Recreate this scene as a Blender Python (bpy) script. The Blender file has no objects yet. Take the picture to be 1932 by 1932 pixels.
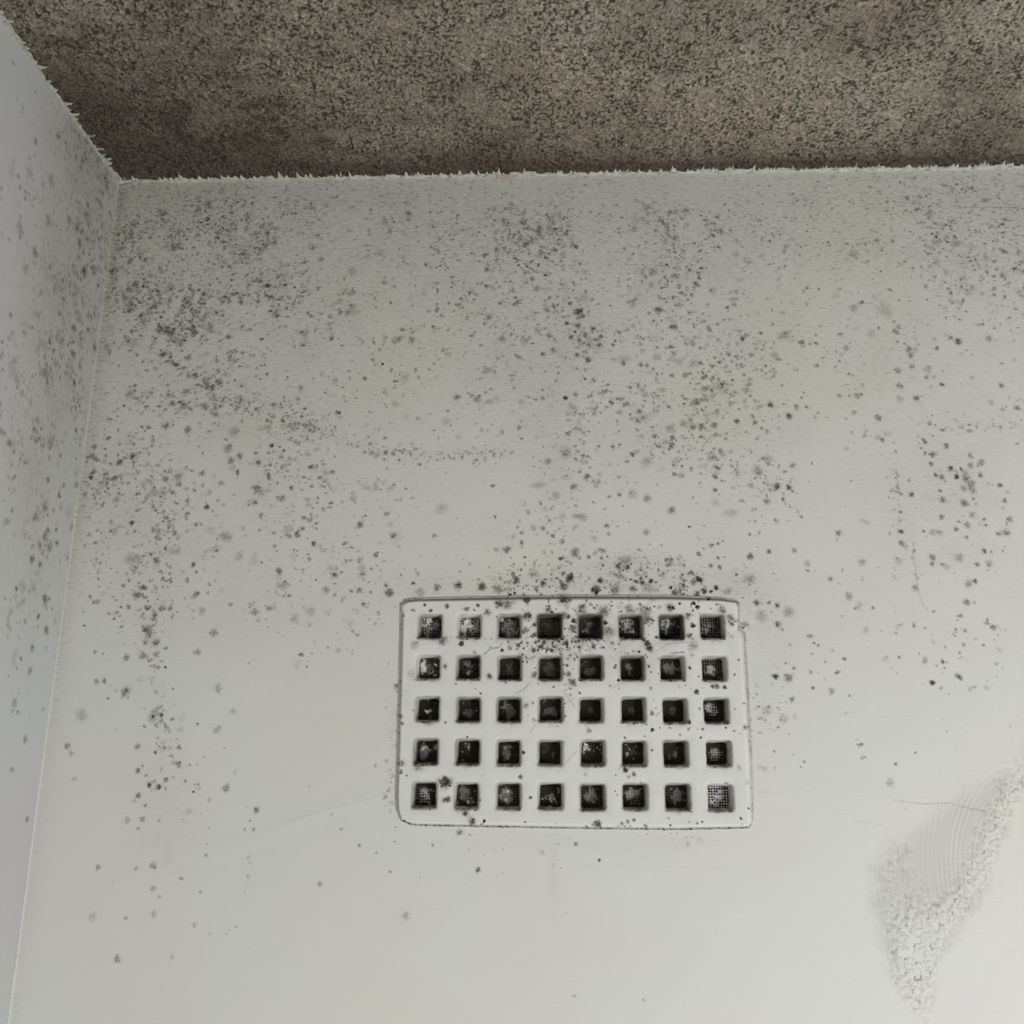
import bpy, math
import numpy as np

S = bpy.context.scene
COL = S.collection

# ------------------------------------------------------------------ camera, world, light, exposure
ZC = 2.40                                   # ceiling height; back wall is y = 0, left wall is x = 0
YAW, PITCH, ROLL, FOC = -0.036844, 0.267021, 0.006341, 1799.14
CAM = np.array([0.311937, -0.6, ZC - 0.417818])


def cam_axes():
    cy, sy, cp, sp, cr, sr = math.cos(YAW), math.sin(YAW), math.cos(PITCH), math.sin(PITCH), math.cos(ROLL), math.sin(ROLL)
    f = np.array([sy * cp, cy * cp, sp])
    r0 = np.array([cy, -sy, 0.0])
    u0 = np.cross(r0, f)
    return cr * r0 + sr * u0, -sr * r0 + cr * u0, f


AR, AU, AF = cam_axes()
cam_d = bpy.data.cameras.new('camera')
cam_d.sensor_fit = 'HORIZONTAL'
cam_d.sensor_width = 36.0
cam_d.lens = 36.0 * FOC / 1932.0
cam_d.clip_start = 0.01
cam = bpy.data.objects.new('camera', cam_d)
COL.objects.link(cam)
from mathutils import Matrix
m = Matrix.Identity(4)
for i in range(3):
    m[i][0], m[i][1], m[i][2], m[i][3] = AR[i], AU[i], -AF[i], CAM[i]
cam.matrix_world = m
S.camera = cam

w = bpy.data.worlds.new('world')
S.world = w
w.use_nodes = True
w.node_tree.nodes['Background'].inputs[0].default_value = (0.98, 0.98, 0.97, 1)
w.node_tree.nodes['Background'].inputs[1].default_value = 0.085

# daylight through the room's window, low on the right-hand side of the room
wl = bpy.data.lights.new('window_light', 'AREA')
wl.shape = 'RECTANGLE'
wl.size, wl.size_y = 0.55, 0.7
wl.energy = 14.0
wl.color = (0.965, 0.985, 1.0)
wo = bpy.data.objects.new('window_light', wl)
COL.objects.link(wo)
wo.location = (1.17, -0.90, 1.34)
from mathutils import Vector
wo.rotation_euler = (Vector((0.35, 0.0, 2.0)) - Vector(wo.location)).to_track_quat('-Z', 'Y').to_euler()

S.view_settings.view_transform = 'Standard'
S.view_settings.look = 'None'
S.view_settings.gamma = 1.0
S.view_settings.exposure = 0.0
S.view_settings.use_curve_mapping = False
S.cycles.transparent_max_bounces = 64

# ------------------------------------------------------------------ helpers


def ray(px, py):
    return AR * ((px - 966.0) / FOC) + AU * ((966.0 - py) / FOC) + AF


def on_back(px, py):
    d = ray(px, py); t = (0.0 - CAM[1]) / d[1]
    p = CAM + d * t
    return p[0], p[2]


def on_left(px, py):
    d = ray(px, py); t = (0.0 - CAM[0]) / d[0]
    p = CAM + d * t
    return p[1], p[2]


def proj(x, y, z):
    dx, dy, dz = x - CAM[0], y - CAM[1], z - CAM[2]
    wq = dx * AF[0] + dy * AF[1] + dz * AF[2]
    return (966 + FOC * (dx * AR[0] + dy * AR[1] + dz * AR[2]) / wq,
            966 - FOC * (dx * AU[0] + dy * AU[1] + dz * AU[2]) / wq)


def hsh(ix, iy, seed):
    n = (ix.astype(np.int64) * 374761393 + iy.astype(np.int64) * 668265263 + seed * 974634777) & 0xFFFFFFFF
    n = ((n ^ (n >> 13)) * 1274126177) & 0xFFFFFFFF
    n = (n ^ (n >> 16)) & 0xFFFFFFFF
    return n / 4294967295.0


def vn(x, y, s, seed=0):
    """smooth value noise 0..1 with feature size s"""
    x = np.asarray(x, float) / s; y = np.asarray(y, float) / s
    ix, iy = np.floor(x), np.floor(y)
    fx, fy = x - ix, y - iy
    fx, fy = fx * fx * (3 - 2 * fx), fy * fy * (3 - 2 * fy)
    a, b = hsh(ix, iy, seed), hsh(ix + 1, iy, seed)
    c, d = hsh(ix, iy + 1, seed), hsh(ix + 1, iy + 1, seed)
    return (a * (1 - fx) + b * fx) * (1 - fy) + (c * (1 - fx) + d * fx) * fy


def fbm(x, y, s, seed=0, o=3):
    t, a, n = 0, 1.0, 0
    for k in range(o):
        t = t + a * vn(x, y, s / 2 ** k, seed + 17 * k); n += a; a *= .55
    return t / n


def ss(a, b, x):
    t = np.clip((x - a) / (b - a), 0, 1)
    return t * t * (3 - 2 * t)


def mesh_obj(name, verts, faces, mat, parent=None, smooth=True, cols=None, attrs=None, kind=None, label=None):
    me = bpy.data.meshes.new(name)
    verts = np.asarray(verts, dtype=np.float32)
    if isinstance(faces, np.ndarray):
        n, k = faces.shape
        me.vertices.add(len(verts)); me.vertices.foreach_set('co', verts.ravel())
        me.loops.add(n * k); me.loops.foreach_set('vertex_index', faces.ravel().astype(np.int32))
        me.polygons.add(n)
        me.polygons.foreach_set('loop_start', np.arange(0, n * k, k, dtype=np.int32))
        me.polygons.foreach_set('loop_total', np.full(n, k, dtype=np.int32))
        me.update(calc_edges=True)
        me.validate()
    else:
        me.from_pydata(verts.tolist(), [], faces)
        me.update()
    if smooth:
        me.shade_smooth()
    if cols is not None:
        ca = me.color_attributes.new('tint', 'FLOAT_COLOR', 'POINT')
        ca.data.foreach_set('color', np.asarray(cols, dtype=np.float32).ravel())
    for k, v in (attrs or {}).items():
        at = me.attributes.new(k, 'FLOAT', 'POINT')
        at.data.foreach_set('value', np.asarray(v, dtype=np.float32).ravel())
    me.materials.append(mat)
    o = bpy.data.objects.new(name, me)
    COL.objects.link(o)
    if parent is not None:
        o.parent = parent
    if kind:
        o['kind'] = kind
    if label:
        o['label'] = label
    return o


def grid_faces(nx, ny, keep=None, flip=False):
    i, j = np.meshgrid(np.arange(nx - 1), np.arange(ny - 1), indexing='ij')
    a = i * ny + j
    f = np.stack([a, a + ny, a + ny + 1, a + 1], -1).reshape(-1, 4)
    if keep is not None:
        f = f[keep.reshape(-1)]
    return f[:, ::-1].copy() if flip else f


# ------------------------------------------------------------------ materials
def new_mat(name):
    mt = bpy.data.materials.new(name); mt.use_nodes = True
    nt = mt.node_tree
    return mt, nt, nt.nodes['Principled BSDF']


def nd(nt, t, **kw):
    n = nt.nodes.new(t)
    for k, v in kw.items():
        if k.startswith('i_'):
            n.inputs[k[2:].replace('_', ' ')].default_value = v
        else:
            setattr(n, k, v)
    return n


def mixc(nt, fac, a, b, mode='MIX'):
    n = nt.nodes.new('ShaderNodeMix'); n.data_type = 'RGBA'; n.blend_type = mode
    for sock, v in ((n.inputs[0], fac), (n.inputs[6], a), (n.inputs[7], b)):
        if hasattr(v, 'links') or isinstance(v, bpy.types.NodeSocket):
            nt.links.new(v, sock)
        elif sock == n.inputs[0]:
            sock.default_value = v
        else:
            sock.default_value = (*v, 1)
    return n.outputs[2]


def math_n(nt, op, a, b=0.0, c=None):
    n = nt.nodes.new('ShaderNodeMath'); n.operation = op
    for k, v in enumerate((a, b) if c is None else (a, b, c)):
        if isinstance(v, bpy.types.NodeSocket):
            nt.links.new(v, n.inputs[k])
        else:
            n.inputs[k].default_value = v
    return n.outputs[0]


def mrange(nt, v, a, b, c=0.0, d=1.0):
    n = nt.nodes.new('ShaderNodeMapRange'); n.interpolation_type = 'SMOOTHSTEP'
    nt.links.new(v, n.inputs[0])
    for k, q in zip((1, 2, 3, 4), (a, b, c, d)):
        n.inputs[k].default_value = q
    return n.outputs[0]


def noise(nt, scale, detail=2.0, vec=None, rough=.5):
    n = nt.nodes.new('ShaderNodeTexNoise'); n.inputs['Scale'].default_value = scale
    n.inputs['Detail'].default_value = detail; n.inputs['Roughness'].default_value = rough
    if vec is not None:
        nt.links.new(vec, n.inputs['Vector'])
    return n.outputs[0]


def plaster(name, base, stretch=(1, 1, 1), haze_col=(0.285, 0.262, 0.172)):
    """painted plaster: faint hue mottling, brush strokes, 'haze' attribute = mould film, 'grime' = worn grey"""
    mt, nt, bs = new_mat(name)
    tc = nt.nodes.new('ShaderNodeTexCoord')
    obj = tc.outputs['Object']
    mp = nt.nodes.new('ShaderNodeMapping'); mp.inputs['Scale'].default_value = stretch
    nt.links.new(obj, mp.inputs[0])
    big = noise(nt, 7.0, 2.0, obj)
    big2 = noise(nt, 11.0, 2.0, obj)
    c = mixc(nt, mrange(nt, big, .42, .62), base, (base[0] * .995, base[1] * .992, base[2] * .95))
    mp2 = nt.nodes.new('ShaderNodeMapping'); mp2.inputs['Location'].default_value = (4, 2, 7)
    nt.links.new(obj, mp2.inputs[0])
    big3 = noise(nt, 6.0, 2.0, mp2.outputs[0])
    c = mixc(nt, mrange(nt, big3, .50, .66), c, (base[0] * 1.0, base[1] * .97, base[2] * .985))
    ah = nt.nodes.new('ShaderNodeAttribute'); ah.attribute_name = 'haze'
    ag = nt.nodes.new('ShaderNodeAttribute'); ag.attribute_name = 'grime'
    fine = noise(nt, 620.0, 3.0, mp.outputs[0], .6)
    hz = math_n(nt, 'MULTIPLY', ah.outputs['Fac'], mrange(nt, fine, .30, .72, .55, 1.35))
    c = mixc(nt, hz, c, haze_col)
    # faint tiny flecks where the film is thick
    mp3 = nt.nodes.new('ShaderNodeMapping'); mp3.inputs['Scale'].default_value = (stretch[0], stretch[1], stretch[2])
    nt.links.new(obj, mp3.inputs[0])
    fl = noise(nt, 420.0, 1.0, mp3.outputs[0], .5)
    fk = math_n(nt, 'MULTIPLY', mrange(nt, fl, .60, .72), math_n(nt, 'MULTIPLY', ah.outputs['Fac'], 1.1))
    c = mixc(nt, fk, c, (0.16, 0.15, 0.125))
    c = mixc(nt, ag.outputs['Fac'], c, (0.47, 0.465, 0.41))
    nt.links.new(c, bs.inputs['Base Color'])
    bs.inputs['Roughness'].default_value = .62
    bs.inputs['Specular IOR Level'].default_value = .3
    b1 = nt.nodes.new('ShaderNodeBump'); b1.inputs['Strength'].default_value = .35; b1.inputs['Distance'].default_value = .0003
    nt.links.new(noise(nt, 300.0, 4.0, mp.outputs[0], .6), b1.inputs['Height'])
    nt.links.new(b1.outputs[0], bs.inputs['Normal'])
    return mt


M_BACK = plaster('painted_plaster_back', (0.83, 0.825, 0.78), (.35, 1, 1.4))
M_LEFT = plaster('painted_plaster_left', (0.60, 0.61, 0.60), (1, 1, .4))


def decal_mat():
    mt, nt, bs = new_mat('mould')
    at = nt.nodes.new('ShaderNodeVertexColor'); at.layer_name = 'tint'
    tc = nt.nodes.new('ShaderNodeTexCoord')
    n1 = noise(nt, 900.0, 2.0, tc.outputs['Object'], .6)
    al = math_n(nt, 'MULTIPLY', at.outputs['Alpha'], mrange(nt, n1, .34, .64, .45, 1.25))
    al = math_n(nt, 'MINIMUM', al, 1.0)
    nt.links.new(at.outputs['Color'], bs.inputs['Base Color'])
    nt.links.new(al, bs.inputs['Alpha'])
    bs.inputs['Roughness'].default_value = .85
    bs.inputs['Specular IOR Level'].default_value = .15
    return mt


M_MOULD = decal_mat()


def tint_mat(name, rough=.8, bump=0.0, bscale=500, grain=0.0, gscale=900.):
    mt, nt, bs = new_mat(name)
    at = nt.nodes.new('ShaderNodeVertexColor'); at.layer_name = 'tint'
    tc = nt.nodes.new('ShaderNodeTexCoord')
    c = at.outputs['Color']
    if grain:
        n = noise(nt, gscale, 3.0, tc.outputs['Object'], .6)
        c = mixc(nt, mrange(nt, n, .35, .65, 0, grain), c, (0.03, 0.026, 0.022))
    nt.links.new(c, bs.inputs['Base Color'])
    bs.inputs['Roughness'].default_value = rough
    bs.inputs['Specular IOR Level'].default_value = .25
    if bump:
        b1 = nt.nodes.new('ShaderNodeBump'); b1.inputs['Strength'].default_value = .5; b1.inputs['Distance'].default_value = bump
        nt.links.new(noise(nt, bscale, 4.0, tc.outputs['Object'], .6), b1.inputs['Height'])
        nt.links.new(b1.outputs[0], bs.inputs['Normal'])
    return mt


M_CEIL = tint_mat('stippled_coating', .9, .0006, 700, .35, 650.)
M_VENT = tint_mat('painted_vent_plaster', .55, .0003, 260)
M_LINT = tint_mat('dust_lint', .95, .0004, 1500)
M_WIRE = tint_mat('screen_wire', .7)
M_SEAL = tint_mat('dirty_filler', .7, .0003, 600, .12, 900.)

# ------------------------------------------------------------------ vent layout
X0, Z0, PH, PV = 0.237945, ZC - 0.328595, 0.025395, 0.025649
TOP = [(757, 1142), (762, 1134), (779, 1131), (956, 1127), (1094, 1125), (1267, 1126), (1365, 1130), (1393, 1136)]
RIGHT = [(1393, 1136), (1393, 1186), (1402, 1192), (1404, 1236), (1409, 1315), (1413, 1398), (1417, 1477), (1419, 1548), (1415, 1561)]
BOT = [(1415, 1561), (1277, 1564), (1094, 1562), (940, 1559), (780, 1556), (758, 1548)]
LEFT = [(758, 1548), (750, 1530), (748, 1500), (751, 1420), (753, 1330), (755, 1250), (757, 1142)]
PL = {k: np.array([on_back(*p) for p in v]) for k, v in dict(t=TOP, r=RIGHT, b=BOT, l=LEFT).items()}
OUTL = np.vstack([PL['t'][:-1], PL['r'][:-1], PL['b'][:-1], PL['l'][:-1]])
VX0, VX1 = OUTL[:, 0].min(), OUTL[:, 0].max()
VZ0, VZ1 = OUTL[:, 1].min(), OUTL[:, 1].max()

# ------------------------------------------------------------------ mould density on the back wall (in wall coordinates)
# broad colonies: centre, half-width, half-height (photo pixels carried onto the wall once), tilt, strength
BLOBS = [
    (330, 470, 150, 100, 0, 34), (290, 590, 80, 90, 0, 20), (480, 430, 170, 60, 0, 20), (700, 430, 220, 55, 0, 16), (1000, 440, 260, 50, 0, 14),
    (1450, 440, 220, 60, 0, 14), (1790, 410, 160, 70, 0, 20), (1850, 480, 110, 60, 0, 12), (700, 520, 160, 80, 0, 12),
    (430, 640, 120, 90, .5, 18), (420, 750, 90, 50, .3, 26), (560, 690, 170, 110, 0, 8), (520, 880, 90, 90, 0, 9), (620, 880, 180, 110, 0, 4),
    (950, 560, 90, 60, .4, 16), (1010, 640, 90, 60, .5, 20), (1100, 640, 40, 50, .3, 14), (860, 660, 130, 120, 0, 9), (990, 720, 90, 110, 0, 14),
    (1050, 850, 45, 90, -.2, 16), (1180, 740, 120, 110, 0, 8), (1330, 760, 110, 80, 0, 11), (1420, 680, 90, 100, 0, 12), (1430, 880, 70, 70, 0, 9),
    (1250, 830, 130, 60, 0, 8), (1130, 560, 180, 60, 0, 6), (1340, 560, 220, 90, 0, 5), (1700, 650, 160, 90, 0, 7), (1760, 780, 120, 90, 0, 6),
    (1790, 920, 70, 90, 0, 13), (1700, 980, 25, 80, -.2, 10), (1870, 1000, 60, 60, 0, 5), (1800, 1050, 90, 25, 0, 9), (1500, 780, 200, 160, 0, 4),
    (200, 900, 70, 90, 0, 12), (270, 960, 70, 70, 0, 10), (260, 1060, 70, 60, 0, 8), (300, 850, 160, 160, 0, 6), (290, 1200, 35, 140, 0, 9), (300, 1440, 50, 60, 0, 9),
    (230, 1200, 120, 160, 0, 3), (450, 1080, 220, 110, 0, 4), (650, 1050, 150, 100, 0, 3), (640, 1150, 120, 40, 0, 4),
    (1100, 1095, 260, 22, 0, 24), (1180, 1075, 90, 28, 0, 28), (1300, 1105, 80, 22, 0, 26), (1430, 1130, 50, 50, 0, 14), (1460, 1240, 50, 90, 0, 9),
    (1440, 1340, 35, 60, 0, 6), (1350, 1040, 60, 40, 0, 9), (1050, 1010, 120, 40, 0, 5), (800, 1115, 70, 25, 0, 12), (745, 1400, 14, 110, 0, 12),
    (1100, 1590, 170, 14, 0, 8), (1250, 1585, 70, 18, 0, 10), (1045, 1650, 10, 60, 0, 14), (880, 1620, 160, 50, 0, 1.2), (430, 1560, 140, 100, 0, 1.5),
    (1800, 1200, 120, 90, 0, 2.5), (1550, 1150, 160, 120, 0, 2), (1640, 1400, 120, 90, 0, 1), (965, 700, 900, 330, 0, 2.2), (230, 420, 60, 60, 0, 10), (1050, 420, 900, 75, 0, 15), (1050, 520, 850, 100, 0, 9), (350, 560, 200, 170, 0, 10), (2120, 440, 150, 90, 0, 14), (2150, 780, 160, 200, 0, 6), (2250, 600, 200, 120, 0, 5),
]
LINES = [  # strings of colonies along old cracks and trowel edges
    ([(300, 665), (330, 690), (370, 708), (420, 760), (470, 772), (540, 795), (600, 812), (660, 835), (715, 855), (770, 862), (860, 855), (930, 858), (970, 850)], 9, 55),
    ([(380, 700), (430, 760), (470, 780)], 22, 40),
    ([(1750, 805), (1932, 806)], 6, 26), ([(1690, 870), (1690, 1000), (1725, 1050), (1735, 1110)], 7, 22),
    ([(1065, 555), (1100, 620), (1120, 660)], 22, 30), ([(900, 590), (960, 630), (1000, 640), (1075, 600)], 14, 26),
    ([(1390, 640), (1420, 690), (1400, 760)], 26, 16), ([(1400, 360), (1700, 370), (1932, 350)], 18, 10),
    ([(290, 1130), (285, 1240), (305, 1340), (310, 1420)], 10, 20), ([(1220, 412), (1190, 430), (1150, 440)], 6, 45), ([(1800, 395), (1932, 392)], 5, 40),
    ([(475, 1500), (470, 1620), (455, 1700)], 5, 8), ([(1625, 1395), (1627, 1450)], 4, 20),
]


def dens(px, py, lines=True):
    d = np.zeros_like(px, dtype=float)
    for cx, cy, sx, sy, an, a in BLOBS:
        dx, dy = px - cx, py - cy
        ca, sa = math.cos(an), math.sin(an)
        u, v = (dx * ca + dy * sa) / sx, (-dx * sa + dy * ca) / sy
        d += a * np.exp(-.5 * (u * u + v * v) * 1.6)
    for pts, wd, a in (LINES if not lines else []):
        a = a * .18; wd = wd * 1.3
        best = np.full_like(d, 1e9)
        for (x1, y1), (x2, y2) in zip(pts[:-1], pts[1:]):
            L2 = (x2 - x1) ** 2 + (y2 - y1) ** 2
            t = np.clip(((px - x1) * (x2 - x1) + (py - y1) * (y2 - y1)) / L2, 0, 1)
            best = np.minimum(best, np.hypot(px - x1 - t * (x2 - x1), py - y1 - t * (y2 - y1)))
        d += a * np.exp(-(best / wd) ** 2)
    return d


# ------------------------------------------------------------------ wall relief
def back_y(x, z):
    """how far the plaster stands out (towards -y)"""
    r = .0008
    xx = np.clip(x, 0, r)
    fil = r - np.sqrt(np.maximum(r * r - (r - xx) ** 2, 0))
    und = .0007 * (fbm(x, z, .11, 3) - .5) + .00022 * (vn(x, z, .018, 9) - .5)
    # trowel ridge running down to the left of the vent
    pts = [on_back(*p) for p in ((750, 1485), (610, 1528), (500, 1575), (380, 1612), (280, 1600))]
    best = np.full(np.shape(x), 9.0)
    for (x1, y1), (x2, y2) in zip(pts[:-1], pts[1:]):
        t = np.clip(((x - x1) * (x2 - x1) + (z - y1) * (y2 - y1)) / ((x2 - x1) ** 2 + (y2 - y1) ** 2), 0, 1)
        best = np.minimum(best, np.hypot(x - x1 - t * (x2 - x1), z - y1 - t * (y2 - y1)))
    und = und + .00022 * np.exp(-(best / .004) ** 2)
    near = np.exp(-np.maximum(np.maximum(VX0 - x, x - VX1), np.maximum(VZ0 - z, z - VZ1)).clip(0) / .01)
    return -(fil + und * (1 - .6 * near))


def left_x(y, z):
    return .0006 * (fbm(y + 3, z, .10, 5) - .5) + .0002 * (vn(y, z, .02, 8) - .5) + .0


# ------------------------------------------------------------------ ceiling relief
def ceil_relief(x, y):
    a = fbm(x + y * .35, y - x * .2, .0028, 31, 3)
    b = vn(x * .9, y, .0014, 77)
    rid = 1 - np.abs(2 * vn(x + .3 * y, y, .0033, 51) - 1)
    r = .60 * a + .25 * b + .30 * rid
    return .0012 * ss(.25, .92, r) + .0008 * ss(.62, .9, vn(x, y, .0022, 91))


def ceil_z(x, y):
    return ZC - ceil_relief(x, y)


def axis(parts):
    out = []
    for a, b, st in parts:
        n = max(1, int(round((b - a) / st)))
        out += list(np.linspace(a, b, n, endpoint=False))
    out.append(parts[-1][1])
    return np.array(out)


# ceiling
cx = axis([(-.004, .76, .00055), (.76, 1.0, .003), (1.0, 1.7, .02)])
cy = axis([(-1.3, -.40, .02), (-.40, -.215, .003), (-.215, .004, .00055)])
GX, GY = np.meshgrid(cx, cy, indexing='ij')
REL = ceil_relief(GX, GY)
fadeout = ss(1.1, .8, GX) * ss(-.5, -.3, GY)
REL = REL * np.where(fadeout > .01, 1, 1)
px, py = proj(GX, GY, np.full_like(GX, ZC))
t = REL / .0016
pit = 1 - ss(.10, .42, t)                       # hollows, their shade painted faintly into the colour
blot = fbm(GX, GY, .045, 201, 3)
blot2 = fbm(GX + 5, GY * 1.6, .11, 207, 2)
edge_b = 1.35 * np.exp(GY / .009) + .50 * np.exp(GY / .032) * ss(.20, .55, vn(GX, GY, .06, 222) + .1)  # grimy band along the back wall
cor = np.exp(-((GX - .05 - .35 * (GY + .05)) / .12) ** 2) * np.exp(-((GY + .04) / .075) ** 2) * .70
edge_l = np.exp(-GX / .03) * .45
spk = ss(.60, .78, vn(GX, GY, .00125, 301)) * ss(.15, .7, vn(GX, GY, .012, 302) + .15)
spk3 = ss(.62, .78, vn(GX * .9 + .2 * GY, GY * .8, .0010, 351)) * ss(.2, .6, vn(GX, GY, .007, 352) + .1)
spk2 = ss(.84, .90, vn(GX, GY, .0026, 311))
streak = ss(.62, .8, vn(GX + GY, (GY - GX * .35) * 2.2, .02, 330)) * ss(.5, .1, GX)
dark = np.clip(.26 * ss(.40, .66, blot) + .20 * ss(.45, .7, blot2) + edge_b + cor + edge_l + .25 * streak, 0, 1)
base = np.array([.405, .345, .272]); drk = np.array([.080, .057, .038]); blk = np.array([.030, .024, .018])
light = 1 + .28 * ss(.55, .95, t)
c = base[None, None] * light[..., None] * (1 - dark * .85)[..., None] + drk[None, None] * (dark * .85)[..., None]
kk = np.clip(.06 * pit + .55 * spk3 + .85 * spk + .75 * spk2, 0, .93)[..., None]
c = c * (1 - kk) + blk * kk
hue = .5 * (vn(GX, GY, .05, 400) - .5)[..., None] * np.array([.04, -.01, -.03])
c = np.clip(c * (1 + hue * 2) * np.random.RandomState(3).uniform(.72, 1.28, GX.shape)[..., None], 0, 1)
rgba = np.concatenate([c, np.ones(c.shape[:2] + (1,))], -1)
V = np.stack([GX, GY, ZC - REL], -1).reshape(-1, 3)
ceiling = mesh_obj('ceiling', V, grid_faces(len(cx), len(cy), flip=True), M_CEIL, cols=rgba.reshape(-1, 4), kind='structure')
ceiling['label'] = 'mouldy brown-grey stippled ceiling coating above the white walls'
del V, c, rgba, kk

# back wall
bx = axis([(0, .0045, .0004), (.0045, .78, .0022), (.78, 1.7, .02)])
bz = axis([(ZC - 1.5, ZC - .66, .02), (ZC - .66, ZC + .0005, .0022)])
BX, BZ = np.meshgrid(bx, bz, indexing='ij')
qx, qy = proj(BX, np.zeros_like(BX), BZ)
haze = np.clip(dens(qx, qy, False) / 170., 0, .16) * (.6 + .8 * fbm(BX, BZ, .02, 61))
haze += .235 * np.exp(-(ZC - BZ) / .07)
haze += .10 * np.exp(-BX / .02) * ss(ZC - .45, ZC - .1, BZ) + .26 * np.exp(-(BX / .0075) ** 2) * (.35 + .65 * ss(ZC - .5, ZC - .2, BZ)) + .05 * ss(ZC - .5, ZC - .1, BZ)  # corner strip: mould film plus painted darkening that dulls the lit fillet
haze += .045 * ss(.55, .75, fbm(BX, BZ, .08, 66)) * ss(ZC - .5, ZC - .2, BZ)
gx, gz = on_back(320, 1560)
haze += .07 * np.exp(-((BX - gx) / .022) ** 2 - ((BZ - gz) / .03) ** 2)
grime = np.zeros_like(haze)
ic = (bx[:-1] + bx[1:]) / 2; jc = (bz[:-1] + bz[1:]) / 2
IC, JC = np.meshgrid(ic, jc, indexing='ij')
keep = ~((IC > VX0 + .0065) & (IC < VX1 - .0075) & (JC > VZ0 + .0055) & (JC < VZ1 - .0065))
V = np.stack([BX, back_y(BX, BZ), BZ], -1).reshape(-1, 3)
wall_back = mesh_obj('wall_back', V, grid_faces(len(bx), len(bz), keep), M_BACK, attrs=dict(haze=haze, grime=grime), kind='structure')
wall_back['label'] = 'off-white painted back wall spotted with mould'

# left wall
ly = axis([(-1.3, -.45, .02), (-.45, 0, .0025)])
lz = axis([(ZC - 1.5, ZC - .62, .02), (ZC - .62, ZC + .0005, .0025)])
LY, LZ = np.meshgrid(ly, lz, indexing='ij')
near = np.exp(-(((-LY) - .045) / .05) ** 2)
lh = .46 * near * ss(ZC - .42, ZC - .06, LZ) + .05 * near * ss(ZC - .6, ZC - .2, LZ)
lh *= (.5 + fbm(LY, LZ, .03, 71))
V = np.stack([left_x(LY, LZ), LY, LZ], -1).reshape(-1, 3)
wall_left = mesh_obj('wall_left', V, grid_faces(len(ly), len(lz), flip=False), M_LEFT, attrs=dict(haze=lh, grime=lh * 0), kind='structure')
wall_left['label'] = 'cool white painted left wall with mould streaking near the corner'


# ragged brush edge where the wall paint meets the ceiling coating
def fringe(name, n, length, seed, along, parent, mat, scale, chips=None):
    rs = np.random.RandomState(seed)
    s = np.linspace(0.0, length, n)
    tooth = .0003 + .0007 * vn(s, s * 0, .0025, seed)
    for _ in range(int(length / .0031)):
        c0 = rs.uniform(0, length); wd = rs.uniform(.0009, .0021); hh = rs.choice([.0015, .003, .0045, .0065], p=[.35, .35, .2, .1]) * scale
        sk = rs.uniform(-.6, .6)
        u = (s - c0) / wd
        tooth = np.maximum(tooth, .0003 + hh * np.clip(1 - np.abs(u + sk * .3), 0, 1) ** .8)
    for _ in range(int(length / .02)):              # short flats of paint
        c0 = rs.uniform(0, length); wd = rs.uniform(.002, .006)
        tooth = np.where(np.abs(s - c0) < wd, np.maximum(tooth, rs.uniform(.001, .0022) * scale + .0005 * vn(s, s * 0, .001, seed + 3)), tooth)
    rows = []
    for k, (dep, dz) in enumerate(((0.0, -.0022), (.05, -.0017), (.35, -.0014), (1.0, None), (1.02, 'up'))):
        d = tooth * dep + (.0002 if k == 0 else .00025)
        if along == 'x':
            X, Y = s, -d
            if k == 0:
                Y = back_y(s, np.full_like(s, ZC - .0022)) - .00003
            rel = ceil_relief(X, Y)
        else:
            Y, X = -s, d
            if k == 0:
                X = left_x(-s, np.full_like(s, ZC - .0022)) + .00003
            rel = ceil_relief(X, Y)
        if dz is None:
            Z = ZC - np.maximum(rel, .0012) - .0004
        elif dz == 'up':
            Z = ZC - rel * .3
        else:
            Z = ZC + dz - .0008 * vn(s, s * 0, .003, seed + 9)
        rows.append(np.stack([X, Y, Z], -1))
    V = np.stack(rows, 1).reshape(-1, 3)
    g = .48 + .16 * vn(np.repeat(s, 5), np.tile(np.arange(5.), n), .02, seed)
    f = grid_faces(n, 5, flip=(along == 'x'))
    return mesh_obj(name, V, f, mat, parent, smooth=False, attrs=dict(haze=g, grime=g * 0), label='ragged white brush edge against the ceiling')


fringe('paint_edge', 2200, 1.0, 5, 'x', wall_back, M_BACK, 1.1)
fringe('paint_edge', 900, .45, 8, 'y', wall_left, M_LEFT, .9)

# yellowed chip of bare plaster on the ceiling line
xa, za = on_back(948, 333); xb, _ = on_back(1000, 333)
n = 26
sx = np.linspace(xa - .004, xb - .010, n)
hgt = .0015 + .0006 * vn(sx, sx * 0, .002, 3)
V = []
for k, (yy, zz) in enumerate(((-.0004, -.0040), (-.0009, -.0032), (-.0016, -.0022), (-.0012, -.0008))):
    V.append(np.stack([sx, np.full(n, yy) - .0003 * vn(sx, sx * 0, .003, 5 + k), ZC + zz + (hgt - .0016) * .6], -1))
V = np.stack(V, 1).reshape(-1, 3)
cc = np.tile([.52, .44, .32, 1], (len(V), 1))
mesh_obj('bare_chip', V, grid_faces(n, 4, flip=True), M_SEAL, wall_back, cols=cc, label='small yellowed chip of bare plaster')

# ------------------------------------------------------------------ scraped filler patch, bottom right
PATCH = [(1985, 1395), (1932, 1425), (1880, 1465), (1800, 1500), (1730, 1560), (1665, 1590), (1645, 1640), (1640, 1700), (1655, 1770), (1675, 1830),
         (1700, 1880), (1745, 1932), (1755, 1900), (1758, 1840), (1775, 1800), (1800, 1755), (1845, 1715), (1870, 1650), (1888, 1600), (1895, 1540),
         (1915, 1510), (1950, 1490), (2000, 1450)]
pp = np.array([on_back(*p) for p in PATCH])


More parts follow.
